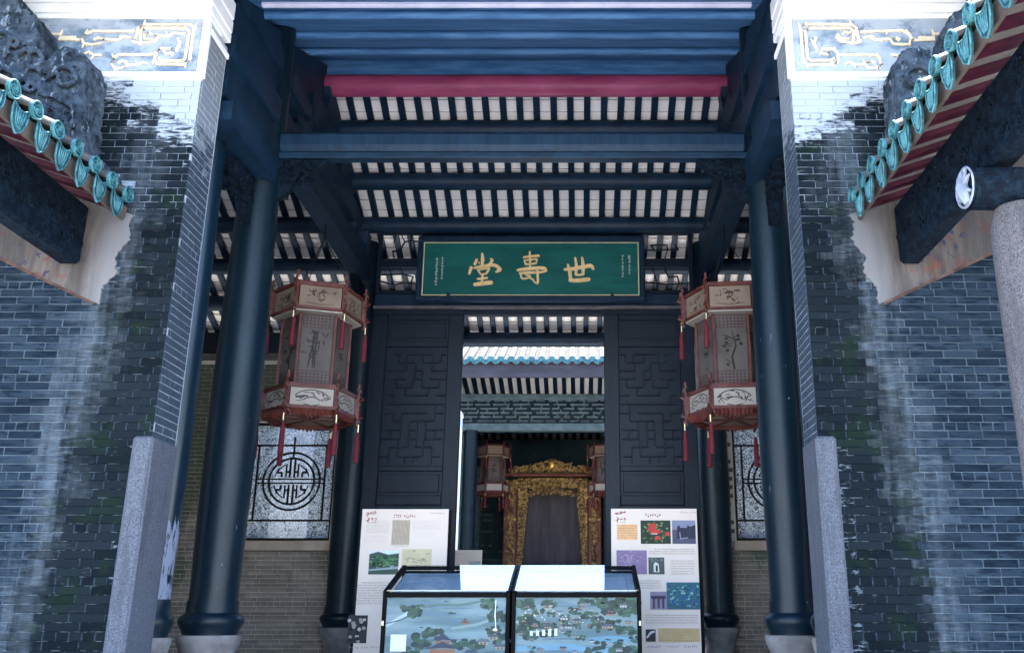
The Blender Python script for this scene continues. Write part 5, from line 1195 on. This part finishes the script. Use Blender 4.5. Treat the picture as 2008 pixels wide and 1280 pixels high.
# ------------------------------------------------------------------ rear court and rear hall seen through the doorway
t = thing('white_pier', 'bright white wall edge seen as a thin strip beside the open door', 'wall', (-3.1, 21, GND), kind='thing')
obj('pier', MB().cbox(-3.5, 20.9, GND, -2.79, 21.3, 4.35, .01), m_white, t); obj('pier_cap', MB().cbox(-3.55, 20.85, 4.352, -2.78, 21.35, 4.45, .01), m_white, t)
t = thing('notice_stand', 'small white notice on a stand inside the doorway', 'notice', (-2.1, 17.5, PLAT), kind='thing')
obj('notice_panel', MB().cbox(-2.37, 17.5, .76, -1.84, 17.52, 1.12, .004), m_board, t); obj('stand', MB().cbox(-2.13, 17.53, PLAT, -2.08, 17.57, .9, .006), m_black, t)
c = Canvas((-2.37, 17.5, 1.12), (.53, 0, 0), (0, 0, -.36), (0, -1, 0)); c.text(.1, .5, .15, .06, GREY, .3, .5); c.rect(.55, .55, .95, .95, PC((.4, .42, .45))); c.build('print', t, 'stuff')

rh = thing('rear_hall', 'rear hall with sunlit eave tiles and lattice frieze seen through the doorway', 'building', (X0, 23, -.75), kind='thing')
EY = 22.0; EZ = 5.98
rd = MB().lathe([(.075, .02), (.08, 0), (.07, -.015), (.05, -.006), (.01, -.012)], (0, 0, 0), 16, ax='y'); rdm = mesh_of(rd, m_glaze, name='eave_disc')
pr = [(-.12, .05), (-.105, -.02), (-.07, -.085), (0, -.125), (.07, -.085), (.105, -.02), (.12, .05), (.06, .02), (0, .01), (-.06, .02)]
rg = MB().prism(pr, 'y', -.006, .014)
for q in (-.06, -.02, .02, .06): rg.tube([(q, -.012, .01), (q * .6, -.012, -.09)], .009, 5)
rgm = mesh_of(rg, m_glaze, name='drip_tile')
bt = MB(); vs = []; fs = []
for i in range(9):
    for k in range(9):
        a = math.pi * k / 8; vs.append((math.cos(a) * .062, i * .5, i * .5 * .5 + math.sin(a) * .062 + (.01 if i % 2 else 0)))
for i in range(8):
    for k in range(8): fs.append((i * 9 + k, i * 9 + k + 1, i * 9 + 10 + k, i * 9 + 9 + k))
bt.add(vs, fs, 0, True); btm = mesh_of(bt, m_sunroof, name='barrel_tile')
for k in range(28):
    x = X0 - 3.4 + k * .25
    b = inst('barrel_tile', btm, rh, (x, EY, EZ), rot=(0, 0, R(random.uniform(-.5, .5)))); inst('eave_disc', rdm, b, (x, EY - .01, EZ)); inst('drip_tile', rgm, rh, (x + .125, EY - .01, EZ - .03))
pn = MB()
for k in range(40): x = X0 - 5 + k * .25; pn.prism([(EY, EZ - .03), (EY + 4.3, EZ + 2.12), (EY + 4.3, EZ + 2.08), (EY, EZ - .07)], 'x', x, x + .246)
obj('pan_tiles', pn, M('dark_pan_tile', (.015, .014, .013), (.03, .028, .026), 6, .9), rh)
obj('roof_back', MB().prism([(EY + 4.3, EZ + 2.1), (EY + 10.5, EZ - .9), (EY + 10.5, EZ - .75), (EY + 4.3, EZ + 2.25)], 'x', X0 - 5.5, X0 + 5.5), m_roof_out, rh)
obj('fascia', MB().cbox(X0 - 5, EY + .06, 5.52, X0 + 5, EY + .12, 5.86, .01), M('mauve_fascia', (.022, .021, .028), (.04, .037, .047), 2, .6, .2, 30, st=(.5, 1, 2)), rh)
obj('fascia_lip', MB().cbox(X0 - 5, EY + .02, 5.86, X0 + 5, EY + .10, 5.95, .01), m_rafter_red, rh)
RB = lambda y: 6.46 - .245 * (y - 26.5)
rl = 7.2; ra = math.atan(-.245); rr_me = mesh_of(MB().box(-.06, 0, -.09, .06, rl, -.005), m_wood, name='rafter')
for k in range(34): inst('rafter', rr_me, rh, (X0 - 4.4 + k * .262, 25.3, RB(25.3)), rot=(ra, 0, 0))
obj('whitewashed_underside', MB().prism([(25.3, RB(25.3)), (32.3, RB(32.3)), (32.3, RB(32.3) + .05), (25.3, RB(25.3) + .05)], 'x', X0 - 4.5, X0 + 4.5), m_tilew, rh)
obj('frieze_beam', MB().cbox(X0 - 4.5, 23.9, 5.40, X0 + 4.5, 24.15, 5.54, .02), m_frz, rh); obj('lower_beam', MB().cbox(X0 - 4.5, 23.88, 4.56, X0 + 4.5, 24.15, 4.76, .02), m_frz, rh)
fb = obj('frieze_board', MB().box(X0 - 4.5, 24.06, 4.76, X0 + 4.5, 24.1, 5.40), m_wood, rh)
rnd = random.Random(5)
for j in range(6):                     # fretwork of the frieze
    z = 4.80 + j * .112; x = X0 - 2.4
    while x < X0 + 1.6:
        L = rnd.uniform(.16, .5)
        obj('fret_bar', MB().box(x, 23.98, z, min(x + L, X0 + 1.62), 24.055, z + .045), m_frz, fb)
        if j < 5 and rnd.random() < .8: q = x + rnd.uniform(.02, L); obj('fret_bar', MB().box(q, 23.985, z + .046, q + .04, 24.05, z + .111), m_frz, fb)
        x += L + rnd.uniform(.04, .12)
for s in (-1, 1):
    obj('rear_column', MB().lathe([(.2, -.75), (.19, 1), (.18, 4.56)], (X0 + s * 2.06, 24.0, 0), 24), m_lac, rh)
obj('side_screen', MB().box(X0 - 4.5, 24.3, -.75, X0 - 2.25, 24.4, 4.56), m_brick_far, rh)
obj('inner_purlin', MB().lathe([(.16, -4.5), (.16, 4.5)], (X0, 28.6, 5.52), 16, ax='x'), m_wood, rh)
obj('inner_rail', MB().cbox(X0 - 4, 28.4, 4.02, X0 + 4, 28.5, 4.12, .01), m_frz, rh)
obj('back_wall', MB().box(X0 - 5, 29.3, -.75, X0 + 5, 29.6, 5.3), m_mortar_far, rh)
lay_bricks(rh, 29.3, X0 - 2.6, X0 + 1.7, 1.2, 4.4, 'y', m_brick_far, course=.085, L=.34, limit=0, seed=77)
for xa, xb, zz in ((X0 - 2.65, X0 - 2.3, 4.4), (X0 + 1.5, X0 + 1.8, 4.4)): obj('pilaster', MB().cbox(xa, 29.0, -.75, xb, 29.25, zz, .02), m_frz, rh)
for s in (-1, 1): obj('side_wall_rear', MB().box(X0 + s * 5, 22.4, GND, X0 + s * 5.3, 32, 6.4), m_mortar_far, rh)
obj('far_end_wall', MB().box(X0 - 5.3, 32, GND, X0 + 5.3, 32.3, 6.2), m_mortar_far, rh)
lantern(-2.50, 26.0, 3.10, 12, 'small red palace lantern hanging left of the gilt altar in the rear hall', 6, .74, False, 'rear hall lanterns')
lantern(.62, 26.0, 3.10, -10, 'small red palace lantern partly hidden by the right door panel, beside the gilt altar', 8, .74, False, 'rear hall lanterns')

# carved gilt altar niche
AY = 27.0; AX = -.86
al = thing('gilt_altar', 'carved gilt altar niche with a golden ball on top in the rear hall', 'altar', (AX, AY, -.75), kind='thing')
rnd = random.Random(9)
def carve_strip(mb, pts, n, r0, r1, y):
    n = int(n * 2.2); r0 *= .6; r1 *= .75
    for k in range(n):
        q = k / max(1, n - 1) * (len(pts) - 1); i = min(int(q), len(pts) - 2); f_ = q - i
        x = pts[i][0] + (pts[i + 1][0] - pts[i][0]) * f_ + rnd.uniform(-.05, .05); z = pts[i][1] + (pts[i + 1][1] - pts[i][1]) * f_ + rnd.uniform(-.05, .05); a = rnd.uniform(0, 6.3); r_ = rnd.uniform(r0, r1)
        mb.tube([(x + math.cos(a + p * .9) * r_ * (1 - .13 * p), y - rnd.uniform(0, .05), z + math.sin(a + p * .9) * r_ * (1 - .13 * p)) for p in range(6)], [.012, .020, .022, .018, .013, .006], 5)
for s in (-1, 1):
    obj('pilaster', MB().cbox(AX + s * 1.02, AY, -.75, AX + s * 1.40, AY + .3, 3.55, .03), m_redwood, al)
    p = MB(); carve_strip(p, [(AX + s * 1.2, 1.2), (AX + s * 1.2, 3.6)], 60, .05, .11, AY - .01); p.cbox(AX + s * 1.04, AY - .04, 2.55, AX + s * 1.38, AY, 2.62, .01); p.cbox(AX + s * 1.04, AY - .04, 3.2, AX + s * 1.38, AY, 3.26, .01)
    obj('pilaster_carving', p, m_gild, al)
    b = MB(); b.prism([(AX + s * 1.0, -.75), (AX + s * .88, -.75), (AX + s * .86, 1.4), (AX + s * .76, 2.6), (AX + s * .70, 3.1), (AX + s * .74, 3.5), (AX + s * 1.0, 3.6)], 'y', AY + .06, AY + .2)
    carve_strip(b, [(AX + s * .94, 1.2), (AX + s * .90, 2.0), (AX + s * .84, 2.8), (AX + s * .80, 3.3)], 70, .05, .11, AY + .04)
    obj('carved_jamb', b, m_gild, al)
a = MB(); a.cbox(AX - 1.02, AY + .05, 3.50, AX + 1.02, AY + .2, 3.78, .03); carve_strip(a, [(AX - 1.3, 3.6), (AX, 3.55), (AX + 1.3, 3.6)], 110, .06, .13, AY + .02)
carve_strip(a, [(AX - .62, 3.28), (AX - .4, 3.38), (AX, 3.36), (AX + .4, 3.38), (AX + .62, 3.28)], 40, .05, .10, AY + .03); obj('carved_arch', a, m_gild, al)
obj('entablature', MB().cbox(AX - 1.42, AY - .06, 3.80, AX + 1.42, AY + .3, 3.90, .02), m_redwood, al)
cr = MB(); carve_strip(cr, [(AX - 1.25, 3.98), (AX - .7, 4.02), (AX - .3, 4.12), (AX, 4.2), (AX + .3, 4.12), (AX + .7, 4.02), (AX + 1.25, 3.98)], 110, .06, .14, AY); cr.prism([(AX - 1.3, 3.9), (AX + 1.3, 3.9), (AX + .6, 4.05), (AX, 4.3), (AX - .6, 4.05)], 'y', AY + .08, AY + .14)
obj('crest', cr, m_gild, al)
obj('golden_ball', MB().lathe([(.005, -.10), (.06, -.085), (.095, -.03), (.1, .0), (.095, .03), (.06, .085), (.005, .10)], (AX - .02, AY - .08, 4.13), 18), M('gold_ball', (.75, .42, .08), (.85, .52, .14), 5, .3, .1, metal=.6), al)
obj('niche_back', MB().box(AX - 1.0, AY + .5, -.75, AX + 1.0, AY + .55, 3.5), m_altar_dark, al); obj('niche_floor', MB().cbox(AX - 1.35, AY - .1, -.75, AX + 1.35, AY + .5, 1.28, .02), m_frz, al)
